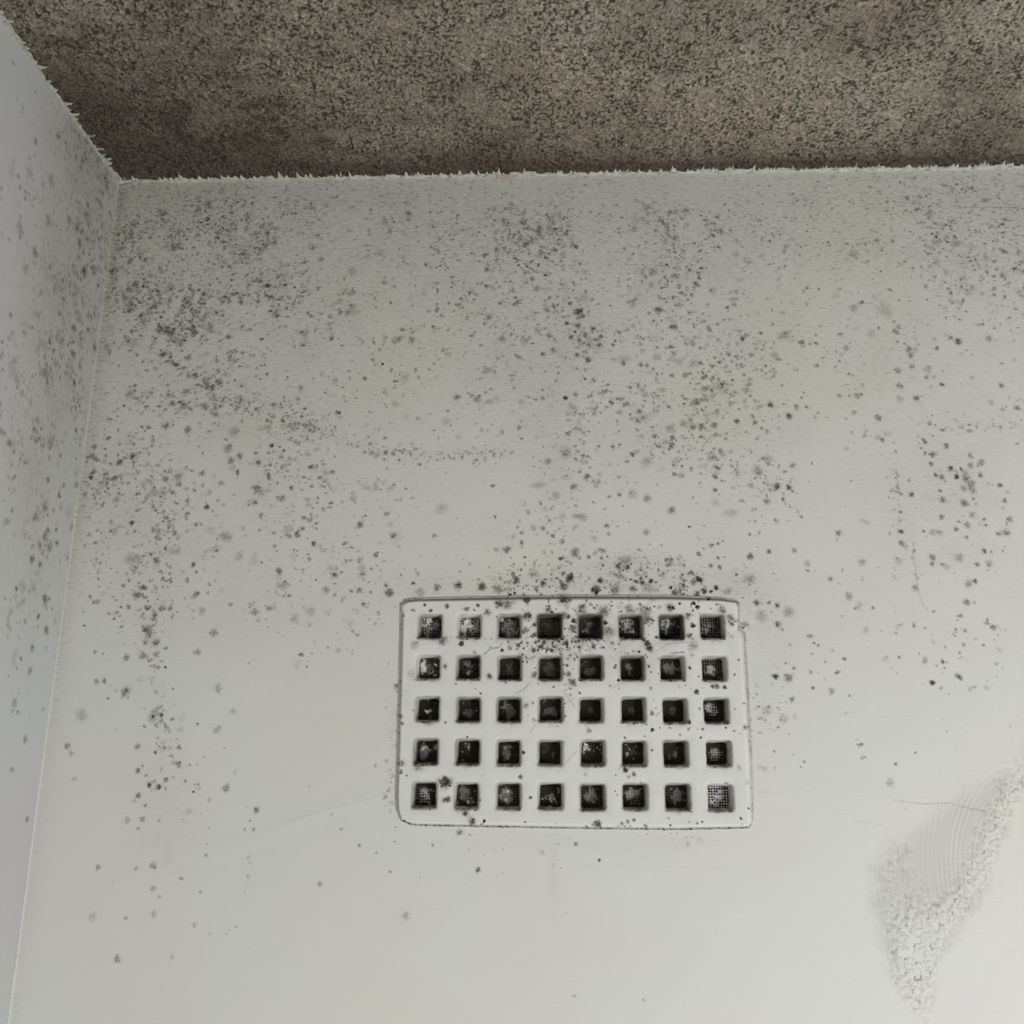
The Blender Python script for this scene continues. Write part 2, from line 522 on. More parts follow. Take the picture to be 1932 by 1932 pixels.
def poly_sdf(x, z, poly):
    best = np.full(x.shape, 9.0); ins = np.zeros(x.shape, bool)
    for k in range(len(poly)):
        x1, y1 = poly[k]; x2, y2 = poly[(k + 1) % len(poly)]
        t = np.clip(((x - x1) * (x2 - x1) + (z - y1) * (y2 - y1)) / ((x2 - x1) ** 2 + (y2 - y1) ** 2 + 1e-12), 0, 1)
        best = np.minimum(best, np.hypot(x - x1 - t * (x2 - x1), z - y1 - t * (y2 - y1)))
        cr = ((y1 > z) != (y2 > z)) & (x < (x2 - x1) * (z - y1) / (y2 - y1 + 1e-12) + x1)
        ins ^= cr
    return np.where(ins, best, -best)


sx = np.arange(pp[:, 0].min() - .010, pp[:, 0].max() + .004, .00045)
sz = np.arange(pp[:, 1].min() - .010, pp[:, 1].max() + .006, .00045)
SX, SZ = np.meshgrid(sx, sz, indexing='ij')
sd = poly_sdf(SX, SZ, pp) + .003 + .012 * (fbm(SX, SZ, .010, 80, 3) - .5)
RIGHTE = np.array([on_back(*p) for p in [(1932, 1440), (1905, 1500), (1880, 1560), (1860, 1620), (1820, 1690), (1780, 1740), (1740, 1790), (1735, 1860), (1745, 1920)]])
dr = np.full(SX.shape, 9.0)
for (x1, y1), (x2, y2) in zip(RIGHTE[:-1], RIGHTE[1:]):
    t = np.clip(((SX - x1) * (x2 - x1) + (SZ - y1) * (y2 - y1)) / ((x2 - x1) ** 2 + (y2 - y1) ** 2), 0, 1)
    dr = np.minimum(dr, np.hypot(SX - x1 - t * (x2 - x1), SZ - y1 - t * (y2 - y1)))
ex, ez = on_back(1850, 1800)
low = np.exp(-((SX - on_back(1720, 1810)[0]) / .016) ** 2 - ((SZ - ez) / .035) ** 2)
lef = np.exp(-((SX - on_back(1672, 1600)[0]) / .012) ** 2 - ((SZ - on_back(1672, 1600)[1]) / .012) ** 2)
grit_m = np.clip(np.exp(-(dr / .009) ** 2) + .9 * low + .45 * lef, 0, 1)
grit = fbm(SX, SZ, .0019, 90, 2)
ax_, az_ = on_back(2010, 1660)
rad = np.hypot(SX - ax_, (SZ - az_) * .85)
arc = np.sin(rad / .00042 + 2 * vn(SX, SZ, .02, 95)) * ss(.2, .6, vn(rad, SZ * .15, .004, 96))
msk = ss(-.004, .012, sd)
hgt = -.00006 + ss(0, .12, msk) * .00009 + msk * .000025 * arc * (1 - grit_m) + ss(0, .6, msk) * grit_m * .00025 * (ss(.40, .74, grit) - .15)
gr = msk ** 1.3 * (.34 + .55 * grit_m * (ss(.60, .36, grit) - .35) + .20 * (fbm(SX, SZ, .02, 98) - .5) + .16 * arc * (1 - grit_m))
gr = np.clip(gr + grit_m * msk * .9 * ss(.74, .84, vn(SX, SZ, .0018, 99)), 0, 1)
V = np.stack([SX, back_y(SX, SZ) - hgt, SZ], -1).reshape(-1, 3)
fk = msk[:-1, :-1] > 0.0005
mesh_obj('filler_patch', V, grid_faces(len(sx), len(sz), fk), M_BACK, wall_back, attrs=dict(haze=gr * 0, grime=gr),
         label='roughly scraped and sanded grey filler patch')

# ------------------------------------------------------------------ mould decals
TONES = dict(g=(.135, .124, .092), o=(.150, .140, .085), b=(.095, .075, .050), k=(.018, .015, .012), r=(.120, .080, .065), d=(.055, .050, .042))


def in_hole(x, z, pad=0.0):
    i = np.round((x - X0) / PH); j = np.round((Z0 - z) / PV)
    ok = (i >= 0) & (i < 8) & (j >= 0) & (j < 5)
    dx = x - (X0 + i * PH); dz = z - (Z0 - j * PV)
    hf = .0077 + pad
    return ok & (np.abs(dx) < hf) & (np.abs(dz) < hf), dx, dz, hf


class Spots:
    def __init__(s, surf):
        s.surf = surf; s.v = []; s.f = []; s.c = []; s.n = 0

    def add(s, u, v, r, a, col, rs, n=10, sq=1.0, ang=0.0, hard=.5, rag=.35, core=1.0):
        """one soft-edged ragged colony lying on the surface at (u, v)"""
        th = np.linspace(0, 2 * math.pi, n, endpoint=False) + rs.uniform(0, 6)
        rr = 1 + rag * rs.uniform(-1, 1, n)
        ca, sa = math.cos(ang), math.sin(ang)
        lift = rs.uniform(.00008, .00022)
        P = [(0, 0)]; A = [a * core]
        for q, al in ((hard, a), (1.0, 0.0)):
            rq = q * rr * (1 if q < 1 else 1.0) * r
            dx, dz = rq * np.cos(th) * sq, rq * np.sin(th) / sq
            P += list(zip(dx * ca - dz * sa, dx * sa + dz * ca)); A += [al * (1 - .35 * rs.rand()) for _ in range(n)] if al else [0.0] * n
        P = np.array(P) + (u, v)
        s.v.append(s.surf(P[:, 0], P[:, 1], lift))
        b = s.n
        k = np.arange(n); k2 = (k + 1) % n
        s.f.append(np.stack([np.full(n, b), b + 1 + k, b + 1 + k2], -1))
        s.f.append(np.stack([b + 1 + k, b + 1 + n + k, b + 1 + n + k2], -1))
        s.f.append(np.stack([b + 1 + k, b + 1 + n + k2, b + 1 + k2], -1))
        cc = np.empty((2 * n + 1, 4)); cc[:, :3] = col; cc[:, 3] = A
        s.c.append(cc); s.n += 2 * n + 1

    def ribbon(s, pts, wd, a, col, rs, step=.0012, gaps=.4):
        P = []
        for (x1, y1), (x2, y2) in zip(pts[:-1], pts[1:]):
            L = math.hypot(x2 - x1, y2 - y1); k = max(1, int(L / step))
            P += [(x1 + (x2 - x1) * q / k, y1 + (y2 - y1) * q / k) for q in range(k)]
        P.append(pts[-1]); P = np.array(P); m_ = len(P)
        if m_ < 3:
            return
        T = np.gradient(P, axis=0); T /= np.hypot(T[:, 0], T[:, 1])[:, None] + 1e-9
        N = np.stack([-T[:, 1], T[:, 0]], -1)
        P = P + N * (rs.uniform(-1, 1, (m_, 1)) * wd * .25)
        al = a * (1 - gaps * rs.rand(m_)); al[0] = al[-1] = 0
        ww = wd * rs.uniform(.6, 1.3, (m_, 1))
        V = np.concatenate([P + N * ww, P, P - N * ww]); A = np.concatenate([al * 0, al, al * 0])
        s.v.append(s.surf(V[:, 0], V[:, 1], .00010))
        k = np.arange(m_ - 1) + s.n
        for o1, o2 in ((0, m_), (m_, 2 * m_)):
            s.f.append(np.stack([k + o1, k + o2, k + o2 + 1], -1)); s.f.append(np.stack([k + o1, k + o2 + 1, k + o1 + 1], -1))
        cc = np.empty((3 * m_, 4)); cc[:, :3] = col; cc[:, 3] = A
        s.c.append(cc); s.n += 3 * m_

    def build(s, name, parent=None, **kw):
        return mesh_obj(name, np.vstack(s.v), np.vstack(s.f), M_MOULD, parent, cols=np.vstack(s.c), **kw)


PLATE_Y = -.0013


def surf_back(x, z, lift):
    return np.stack([x, back_y(x, z) - lift, z], -1)


def surf_left(y, z, lift):
    return np.stack([left_x(y, z) + lift + .00005, np.minimum(y, -.0002), z], -1)


def surf_plate(x, z, lift):
    h, dx, dz, hf = in_hole(x, z)
    hf = hf + .0001
    px_ = np.abs(dx) > np.abs(dz)
    x = np.where(h & px_, x + np.sign(dx) * (hf - np.abs(dx)), x)
    z = np.where(h & ~px_, z + np.sign(dz) * (hf - np.abs(dz)), z)
    return np.stack([x, np.full_like(x, PLATE_Y) - lift - .00012, z], -1)


NOTED = """220 528 4 .7 g;270 540 5 .8 d;243 587 7 .6 g;300 613 6 .6 g;316 626 8 .45 g;202 654 10 .2 g;243 642 4.5 .6 g;259 671 5.5 .6 g;224 690 5 .6 g
304 662 5 .6 g;309 672 5 .5 g;312 684 5 .6 g;331 688 7 .6 r;347 695 6 .5 r;367 707 8 .5 g;392 729 10 .5 g;414 721 9 .5 g;246 743 14 .35 g;254 728 5 .6 g;234 766 4 .8 d
327 761 7 .5 g;349 765 11 .3 g;388 767 10 .4 g;314 804 10 .5 g;355 811 10 .45 g;280 806 7 .35 g;204 827 7 .5 g;431 847 12 .4 g;452 861 9 .5 g;436 869 9 .45 g;441 814 14 .3 g
200 860 5 .6 g;226 872 8 .6 g;208 875 5 .55 g;250 862 5 .6 d;172 901 6 .7 d;204 922 5 .6 g;313 904 9 .4 g;307 931 11 .3 g;391 957 7 .5 g;220 943 9 .3 g
248 1055 15 .35 o;295 1059 10 .45 o;185 1092 4.5 .65 g;243 1096 5 .6 g;321 1093 5 .6 g;365 1066 6 .6 g;259 1123 10 .55 o;277 1147 8 .45 o;305 1148 8 .5 o;321 1148 7 .45 o;228 1145 4.5 .65 g
215 1167 5 .6 o;280 1186 11 .4 o;281 1197 10 .45 o;294 1212 9 .5 o;275 1212 7 .4 o;295 1235 8 .35 r;370 1122 8 .4 g;393 1119 4.5 .55 g;404 1194 10 .4 o;382 1153 9 .25 g;481 1155 10 .4 o
375 1230 8 .35 g;239 1240 8 .4 r;180 1230 5.5 .5 g;312 1259 3.5 .8 d;237 1305 12 .5 b;155 1349 14 .25 o;204 1318 5 .55 g;182 1286 8 .3 g;326 1300 3.5 .65 g;305 1349 5.5 .8 d;289 1352 4 .7 d
323 1358 4 .6 g;311 1366 4 .6 g;127 1408 8 .45 o;135 1420 7 .3 o;260 1408 7 .45 g;373 1366 4.5 .6 g;411 1298 10 .25 g;339 1439 5 .6 g;358 1443 4 .45 g;300 1485 6 .7 d;282 1481 6 .6 b;313 1472 6 .5 b
260 1454 6 .55 b;427 1487 9 .4 g;365 1494 3.5 .85 d;408 1378 9 .2 g;722 687 4 .85 k;744 720 5 .6 g;863 750 8 .6 g;764 712 14 .2 o;568 734 6 .4 g;637 779 7 .55 g;586 881 6 .65 g;512 841 6 .65 d
507 855 5 .6 g;487 872 7 .5 g;507 897 6 .65 g;550 921 6 .6 g;532 941 8 .5 g;481 948 6 .6 g;492 930 11 .3 o;597 997 4 .5 g;680 990 8 .55 g;592 1026 7 .7 g;563 1011 6 .5 g;622 950 5 .5 g
517 1006 5 .6 g;490 1000 4.5 .6 g;632 1085 7 .65 g;644 1080 5 .5 g;526 1075 8 .35 g;615 1113 9 .35 g;546 1124 5 .75 g;679 1114 7 .5 g;700 1118 5 .5 g;733 1118 9 .35 g;686 1140 6 .5 g
586 1154 12 .2 g;956 1038 9 .5 g;833 959 16 .2 o;934 975 5 .6 g;742 1009 8 .35 g;820 1011 6 .35 g;409 1040 5 .65 g;365 1067 5 .4 g;452 1051 12 .22 g;390 957 6 .5 g
1092 588 10 .85 r;1100 597 6 .6 r;1075 573 6 .5 g;1091 615 8 .6 g;1069 609 6 .6 g;1119 620 6 .75 g;1085 626 5 .8 d;1105 632 7 .65 g;1077 637 7 .6 g;1093 643 6 .6 g;1102 647 5 .6 g;1133 635 7 .55 g
1130 651 7 .6 g;1110 679 8 .75 g;1089 669 6 .4 g;1037 634 8 .4 g;1044 660 8 .45 g;923 599 9 .35 g;1271 616 9 .5 o;1372 581 5 .7 o;1402 638 6 .6 g;1177 686 6 .6 g;1209 689 6 .65 g;1221 690 6 .4 g
1232 696 5 .6 g;1240 706 5 .6 g;1268 709 6 .5 g;1293 708 8 .4 g;1240 674 11 .28 g;1104 715 5 .75 g;1120 717 7 .35 g;1148 726 5 .65 g;1141 738 5 .5 g;1164 752 5 .6 g;1153 760 6 .5 g;1067 751 6 .85 d
1087 745 6 .4 g;1024 751 6 .4 g;1206 776 7 .55 g;1203 793 7 .5 g;1311 759 10 .35 g;1291 762 4 .75 g;1332 753 9 .3 g;1363 724 7 .5 g;1345 714 8 .3 g;1391 795 7 .75 g;1454 764 8 .6 b;1488 784 7 .5 g
1425 797 7 .45 g;1347 804 9 .4 g;1324 803 8 .4 g;1290 800 11 .4 g;1307 807 7 .65 g;1265 809 12 .35 g;1072 818 8 .45 g;1111 814 5 .6 g;1235 823 6 .6 g;1130 842 5 .7 g;1156 843 6 .5 g;1246 843 5 .6 g
1265 842 5 .6 g;1193 857 6 .7 g;1220 871 13 .3 b;1287 880 5 .65 g;1304 884 5 .65 g;1068 854 14 .35 o;1034 871 9 .35 o;1107 899 7 .65 g;1083 918 9 .4 o;1049 935 11 .3 o;1020 950 5 .6 g;1169 933 6 .4 g
1193 932 12 .3 g;1221 940 10 .4 g;1285 897 10 .22 g;1349 899 7 .6 g;1320 911 4 .5 g;1349 925 6 .5 g;1267 963 10 .5 b;1465 919 9 .85 g;1489 920 7 .8 g;1446 946 8 .45 g;1477 943 5.5 .65 g
1448 866 12 .3 g;1429 887 12 .35 b;1350 947 11 .15 g;1145 992 6 .5 g;1099 975 11 .3 b;1220 1005 8 .35 g;1024 997 7 .45 g;1043 1011 6 .6 g;1061 1022 7 .45 g;1085 1043 11 .55 b;1111 1051 6 .5 g
1183 1059 12 .4 b;1167 1068 8 .5 b;1184 1071 5 .75 d;1342 1029 6 .5 g;1355 1026 5 .7 g;1364 1020 3.5 .65 g;1318 1045 6 .6 g;1355 1053 5 .65 g;1341 1067 5 .5 g;1358 1070 5 .5 g;1415 1050 8 .75 g
1451 1040 6 .7 g;1265 1057 8 .4 g;1075 1090 7 .85 b;1133 1095 6 .85 b;1415 1093 11 .35 g;1319 1094 7 .8 d;1808 645 9 .75 o;1794 637 6 .5 g;1866 639 9 .35 g;1689 625 7 .5 g;1693 645 5.5 .5 g
1811 603 4.5 .65 g;1855 612 4 .7 g;1715 659 10 .4 g;1718 670 9 .4 g;1768 657 6 .5 g;1541 690 7 .4 g;1645 630 12 .2 g;1751 696 11 .3 g;1693 699 9 .35 g;1721 692 8 .35 g;1602 706 5 .6 g;1777 726 6.5 .6 g
1729 752 9 .5 g;1697 728 8 .35 g;1625 744 5 .6 g;1617 747 8 .35 g;1603 747 5 .45 g;1584 747 6 .35 g;1513 751 5 .6 g;1521 768 5 .7 g;1489 786 8 .45 g;1657 788 9 .45 g;1611 779 7 .35 g;1889 727 7 .4 g
1917 769 8 .3 g;1665 830 6 .5 g;1631 822 6 .3 g;1746 834 6 .5 g;1785 842 7 .65 g;1759 858 8 .6 g;1746 855 5 .6 g;1757 875 6 .6 g;1793 884 7 .65 b;1805 900 6 .8 d;1813 885 5.5 .6 g;1822 903 10 .5 g
1832 914 10 .45 g;1835 926 9 .3 g;1819 921 9 .35 g;1777 900 7 .5 g;1766 897 6 .55 g;1774 926 5 .75 g;1779 943 9 .45 g;1818 948 9 .3 g;1835 971 9 .3 g;1825 991 9 .4 g;1804 999 6 .55 g;1743 1003 5 .5 g
1760 1005 9 .25 g;1773 1005 8 .3 g;1777 976 6 .5 g;1720 933 6.5 .65 g;1715 907 5.5 .5 g;1852 873 9 .35 g;1850 897 6 .5 g;1496 879 7 .5 g;1895 945 6 .5 g;1905 980 8 .4 g;1897 1005 9 .45 g;1884 1008 7 .4 g
1701 1003 6 .6 g;1701 1025 7 .5 g;1725 1039 5.5 .5 g;1760 1052 8 .5 g;1759 1064 6 .5 g;1810 1053 11 .35 g;1844 1065 6 .5 g;1857 1039 6 .55 g;1866 1064 9 .25 g;1582 1005 8 .45 b;1627 1061 10 .3 g
1566 1093 6 .5 g;1499 1038 7 .35 g;1523 1064 9 .25 g;1602 1125 10 .35 g;1840 1097 6 .55 g;1829 1101 10 .3 g;1824 1136 8 .55 g;1428 1137 6 .75 g;1451 1137 5.5 .7 g;1467 1142 7 .6 b;1488 1156 13 .35 b
1437 1162 13 .25 g;1468 1178 8 .55 b;1476 1188 5 .5 b;1762 1154 5 .45 g;1863 1170 4.5 .65 g;1874 1184 7 .5 g;1745 1185 3.5 .7 g;1803 1187 4.5 .55 g;1821 1190 5.5 .5 g;1726 1109 8 .4 g
1758 1288 6 .8 d;1762 1288 5 .6 g;1808 1276 7 .45 g;1463 1276 7 .7 d;1487 1279 10 .55 g;1498 1261 5 .6 g;1530 1268 5 .5 g;1534 1298 5 .75 g;1494 1320 6 .5 g;1536 1214 5 .6 g;1544 1218 4.5 .6 g
1491 1217 4 .5 g;1557 1249 3.5 .45 g;1603 1313 3.5 .5 g;1446 1341 13 .2 g;1479 1356 11 .22 g;1690 1442 5.5 .55 g;1727 1420 3.5 .5 g;1517 1437 4 .6 g;1626 1404 5 .4 g;1627 1430 5 .35 g;1679 1477 10 .2 g;1527 1200 6 .4 g
825 1108 7 .6 g;865 1104 8 .8 b;910 1107 9 .85 b;939 1111 11 .45 o;974 1096 7 .8 b;962 1122 4 .95 k;971 1119 4 .85 k;1076 1091 6 .7 b;1063 1107 9 .6 g;1006 1082 11 .25 o;734 1118 9 .35 b;728 1104 5 .4 g
793 1117 10 .3 g;1025 1103 7 .45 g;747 1294 6 .45 g;1273 1119 8 .55 b;1124 1112 9 .7 d;1125 1119 4.5 .9 k;1161 1112 13 .45 o;1194 1111 8 .5 g;1211 1099 6 .75 b;1228 1096 5 .8 d;1266 1109 4 .9 k
1351 1109 5 .8 d;1342 1116 4 .85 d;1328 1115 6 .75 d;1315 1121 7 .7 b;1222 1109 13 .3 o;759 1440 3 .45 g;867 1570 6 .45 b;902 1641 5 .5 g;678 1595 5 .45 g;710 1609 4 .4 g;736 1645 4 .4 g;644 1564 5 .3 g
1131 1623 3.5 .8 d;603 1668 6 .3 g;765 1728 8 .2 g;1084 1879 4 .3 g;221 1809 8 .4 g;185 1637 6 .35 g;212 1664 2 .95 k;1214 1887 4 .25 g;484 1528 8 .5 g;479 1565 5 .45 g;289 1634 8 .35 g;269 1545 6 .4 g
389 1613 5 .4 g;257 1639 5 .5 g;289 1677 7 .3 g;238 1733 5.5 .35 g;261 1501 7 .5 b;261 1563 5 .4 g;240 1548 8 .25 g;445 1748 4 .3 g;395 1762 5 .2 g;367 1745 6 .2 g;175 1730 10 .15 g;325 1805 6 .15 g;290 1725 8 .2 g;1583 1570 0.1 0 g"""
NOTED_PLATE = """994 1133 7 .8 d;1065 1132 10 .92 b;942 1140 10 .7 b;958 1142 10 .5 b;920 1156 7 .55 b;882 1150 5 .4 g;802 1143 3.5 .85 k;844 1145 5 .7 d;813 1153 4.5 .85 k;1034 1152 7 .5 b
995 1162 9 .6 b;1063 1162 9 .4 b;1082 1172 5 .92 k;1079 1186 7 .6 b;991 1191 8 .5 b;1008 1199 5 .7 d;1008 1180 5 .6 d;871 1215 6 .85 k;836 1209 10 .55 b;783 1217 9 .3 g;840 1258 6 .5 o;924 1277 6 .7 o
948 1228 4.5 .9 k;1080 1288 7 .65 b;1009 1274 7 .5 g;1073 1273 5 .5 d;1070 1256 4 .7 d;762 1163 2.5 .9 k;779 1272 10 .2 g;1263 1147 8 .85 b;1270 1148 4 .8 k;1316 1147 5 .9 k;1309 1139 4.5 .9 k
1336 1131 4 .95 k;1282 1140 3 .9 k;1139 1155 13 .6 o;1188 1151 11 .4 g;1216 1153 13 .4 o;1098 1149 10 .45 r;1142 1176 5 .95 k;1149 1193 12 .4 o;1221 1170 10 .5 b;1308 1182 4.5 .95 k;1300 1201 5 .6 d
1298 1163 6 .5 g;1221 1215 7 .85 b;1226 1224 7 .92 b;1214 1208 4 .95 k;1361 1152 8 .5 b;1377 1166 8 .4 b;1308 1219 11 .3 b;1161 1259 4.5 .95 k;1167 1284 3.5 .9 k;1301 1261 4 .8 d;1367 1297 5 .85 k
1352 1295 6 .6 g;1401 1186 3 .95 k;840 1477 12 .75 d;845 1476 8 .5 d;846 1508 6.5 .85 b;839 1510 5 .5 b;878 1534 6 .85 b;890 1549 8 .6 b;914 1549 3 .9 k;988 1420 3.5 1 k;1001 1505 4 .8 d;799 1362 4 .95 k
807 1363 7 .4 o;756 1352 5 .6 g;759 1440 7 .4 g;993 1332 6 .35 g;1127 1555 8 .6 d;1196 1547 4 .8 d;1300 1363 4 .95 k;1231 1377 4.5 .85 d;1313 1306 5 .8 d;1397 1544 3 .8 d;1322 1392 2.5 .9 k;1180 1454 5 .7 d
1405 1373 5 .5 g;1111 1379 5 .5 g;1352 1280 4 .5 d;1093 1180 4 .8 d;790 1446 10 .4 o;1361 1180 4 .5 b;1380 1178 5 .5 b"""

rs = np.random.RandomState(11)
U = .000335                                    # one photo pixel on the back wall, metres


def parse(t):
    for e in t.replace('\n', ';').split(';'):
        q = e.split()
        yield float(q[0]), float(q[1]), float(q[2]), float(q[3]), q[4]


def colony(S_, x, z, r, a, tone, rs):
    """a noted colony: ragged core, satellite flecks, soft halo"""
    col = np.array(TONES[tone]) * rs.uniform(.85, 1.15)
    if r >= 9 and a < .4:                     # faint diffuse bloom
        S_.add(x, z, r * U * 1.25, a * .95, col * 1.3, rs, 14, hard=.35, rag=.2)
        for _ in range(4):
            S_.add(x + rs.normal(0, r * .4) * U, z + rs.normal(0, r * .4) * U, rs.uniform(1.5, 3) * U, a * .7, col, rs, 8, hard=.4)
        return
    hd = .62 if tone in 'kd' else .42
    S_.add(x, z, r * U * .98, min(1, a * 1.02), col, rs, 14, sq=rs.uniform(.85, 1.2), ang=rs.uniform(0, 3), hard=hd, rag=.33, core=1.1)
    if r >= 5 and tone not in 'k':
        S_.add(x, z, r * U * 1.5, a * .30, col * 1.2, rs, 12, hard=.5, rag=.25)
        for _ in range(int(r * .6)):
            an = rs.uniform(0, 6.28); q = rs.uniform(.3, 1.0) * r * U
            S_.add(x + math.cos(an) * q, z + math.sin(an) * q, rs.uniform(.8, 2.2) * U, min(1, a * 1.05), col * .6, rs, 7, hard=.5)


sb = Spots(surf_back)
big = []
for pxx, pyy, r, a, tone in parse(NOTED):
    if a <= 0:
        continue
    x, z = on_back(pxx, pyy)
    r, a = (r * .88, a * .86) if pyy < 1060 or not 720 < pxx < 1440 else (r, a)
    if r >= 6.6 and a >= .63:
        big.append((pxx, pyy, x, z, r, a, tone)); continue
    colony(sb, x, z, r, a, tone, rs)


def vent_gap(x, z):
    return (x > VX0 - .0003) & (x < VX1 + .0003) & (z > VZ0 - .0003) & (z < VZ1 + .0003)


# scattered specks, thrown by density
N = 260000
xx = rs.uniform(.003, .92, N); zz = rs.uniform(ZC - .62, ZC - .0025, N)
pxs, pys = proj(xx, np.zeros(N), zz)
dn = dens(pxs, pys)
clump = ss(.30, .72, vn(xx, zz, .016, 500)) * 1.15 + .38
clump *= .45 + ss(.35, .65, vn(xx, zz, .05, 510))
area = .917 * .6175
per = dn / (100 * U) ** 2 * 2.3                # spots per square metre
prob = per * clump * area / N
ok = (rs.rand(N) < prob) & ~vent_gap(xx, zz)
xs, zs, ds = xx[ok], zz[ok], dn[ok]
print('specks', len(xs))
for x, z, d in zip(xs, zs, ds):
    qx_, qy_ = proj(x, 0.0, z)
    top = max(0, 1 - (ZC - z) / .10)
    r = (2.2 + rs.gamma(1.6, 1.1)) * (1 - .30 * top)
    a = np.clip(rs.normal(.36, .13), .10, .7) * (1 - .15 * top)
    faint = rs.rand() < .22
    if faint:
        r *= 1.9; a *= .45
    if qy_ > 1050 and 740 < qx_ < 1440 and qy_ < 1130:
        r *= .75; a = min(.9, a * 1.45)
    lowr = qy_ > 1565
    if lowr and qx_ > 700:
        r *= .6
    tone = rs.choice(['g', 'g', 'g', 'o', 'b', 'r'], p=[.4, .2, .12, .1, .1, .08])
    if qx_ < 700 and qy_ < 560 and rs.rand() < .3:
        tone = 'r'
    col = np.array(TONES[tone]) * rs.uniform(.8, 1.3)
    if d > 20 and rs.rand() < .08:
        a = min(.9, a * 1.5)
    sb.add(x, z, r * U, a, col, rs, 9, sq=rs.uniform(.8, 1.3), ang=rs.uniform(-.4, .4), hard=rs.uniform(.25, .5), rag=.38)
# strings of colonies
for pts, wd, a in LINES:
    for (x1, y1), (x2, y2) in zip(pts[:-1], pts[1:]):
        L_ = math.hypot(x2 - x1, y2 - y1)
        for _ in range(int(L_ * wd * a * 2.6e-4 * 3.2)):
            q = rs.rand(); of = rs.normal(0, .8) * wd
            qx_ = x1 + (x2 - x1) * q - (y2 - y1) / L_ * of; qy_ = y1 + (y2 - y1) * q + (x2 - x1) / L_ * of
            x, z = on_back(qx_, qy_)
            if x < .003 or z > ZC - .003 or vent_gap(x, z):
                continue
            sb.add(x, z, (2.0 + rs.gamma(1.7, 1.0)) * U, np.clip(rs.normal(.27, .10), .08, .55), np.array(TONES[rs.choice(['g', 'o', 'b'])]) * rs.uniform(.8, 1.25), rs, 9, sq=rs.uniform(.8, 1.3), hard=rs.uniform(.25, .5), rag=.38)
# tiny pinpoints
prob2 = per * clump * area / N * .8
ok = (rs.rand(N) < prob2) & ~vent_gap(xx, zz)
k2 = rs.permutation(np.nonzero(ok)[0])[:7000]
for x, z in zip(xx[k2] + rs.normal(0, .002, len(k2)), zz[k2] + rs.normal(0, .002, len(k2))):
    if z > ZC - .002 or x < .003:
        continue
    sb.add(x, z, rs.uniform(.9, 1.9) * U, rs.uniform(.3, .75), np.array(TONES['d']) * rs.uniform(.8, 1.8), rs, 6, sq=rs.uniform(.9, 1.5), ang=rs.normal(0, .3), hard=.5)
# a few hairline cracks
CR = [([(1682, 1509), (1745, 1517), (1790, 1515), (1830, 1526), (1862, 1531)], .7, .34), ([(1610, 1549), (1665, 1556)], .9, .18),
      ([(1692, 880), (1697, 960), (1694, 1010)], .8, .2), ([(1722, 1040), (1728, 1080), (1733, 1115), (1741, 1140), (1752, 1152)], .9, .35),
      ([(540, 1552), (610, 1528), (680, 1512), (745, 1488)], .9, .14), ([(470, 1600), (476, 1640), (460, 1690)], 1.2, .12),
      ([(1150, 745), (1180, 700)], .7, .1), ([(1420, 1494), (1480, 1496)], .7, .14), ([(1100, 1632), (1380, 1640)], .7, .08),
      ([(1800, 393), (1860, 391), (1925, 392)], 1.0, .35), ([(540, 470), (560, 472)], 1, .2)]
for pts, wd, a in CR:
    sb.ribbon([on_back(*p) for p in pts], wd * 1.5 * U, a, np.array(TONES['g']), rs)
mb = sb.build('mold_growth', kind='stuff', label='scattered grey-green mould specks spread over the back wall around the vent')
mb['category'] = 'mold'

LB = {(1092, 588): 'dark reddish-brown mould blot high above the vent', (865, 1104): 'brown mould blot just above the vent, second from its left end',
      (910, 1107): 'dark brown mould blot above the third hole of the vent', (1465, 919): 'dark grey star-shaped mould spot, left one of a pair',
      (1808, 645): 'olive-brown mould blot near the right edge'}
for pxx, pyy, x, z, r, a, tone in big:
    s1 = Spots(surf_back); colony(s1, x, z, r, a, tone, rs)
    s1.build('mold_spot', wall_back, label=LB.get((int(pxx), int(pyy))))

# left wall: band of growth beside the corner
sl = Spots(surf_left)
N = 24000
yy = -rs.uniform(.002, .36, N); zz = rs.uniform(ZC - .60, ZC - .004, N)
lx, lyy = proj(np.zeros(N), yy, zz)
dist = -yy
dl = 52 * np.exp(-((dist - .030) / .045) ** 2) * ss(1250, 700, lyy) * ss(150, 330, lyy) + 7 * np.exp(-((dist - .07) / .06) ** 2) * ss(1500, 900, lyy) * ss(200, 400, lyy) \
    + 6 * np.exp(-((dist - .03) / .03) ** 2) * ss(1550, 1100, lyy) + 2.2 * ss(.3, .05, dist) * ss(1500, 800, lyy)
cl = ss(.3, .7, vn(yy, zz, .02, 600)) * 1.4 + .15
prob = dl / (100 * U) ** 2 * cl * (.358 * .596) / N
ok = rs.rand(N) < prob
print('left specks', ok.sum())
for y, z in zip(yy[ok], zz[ok]):
    a = np.clip(rs.normal(.25, .09), .06, .55)
    r = 3.0 + rs.gamma(1.8, 1.5)
    if rs.rand() < .2:
        r *= 1.8; a *= .5
    tone = rs.choice(['g', 'o', 'r'], p=[.7, .15, .15])
    sl.add(y, z, r * U, a, np.array(TONES[tone]) * rs.uniform(.8, 1.3), rs, 9, hard=rs.uniform(.25, .5), rag=.35)
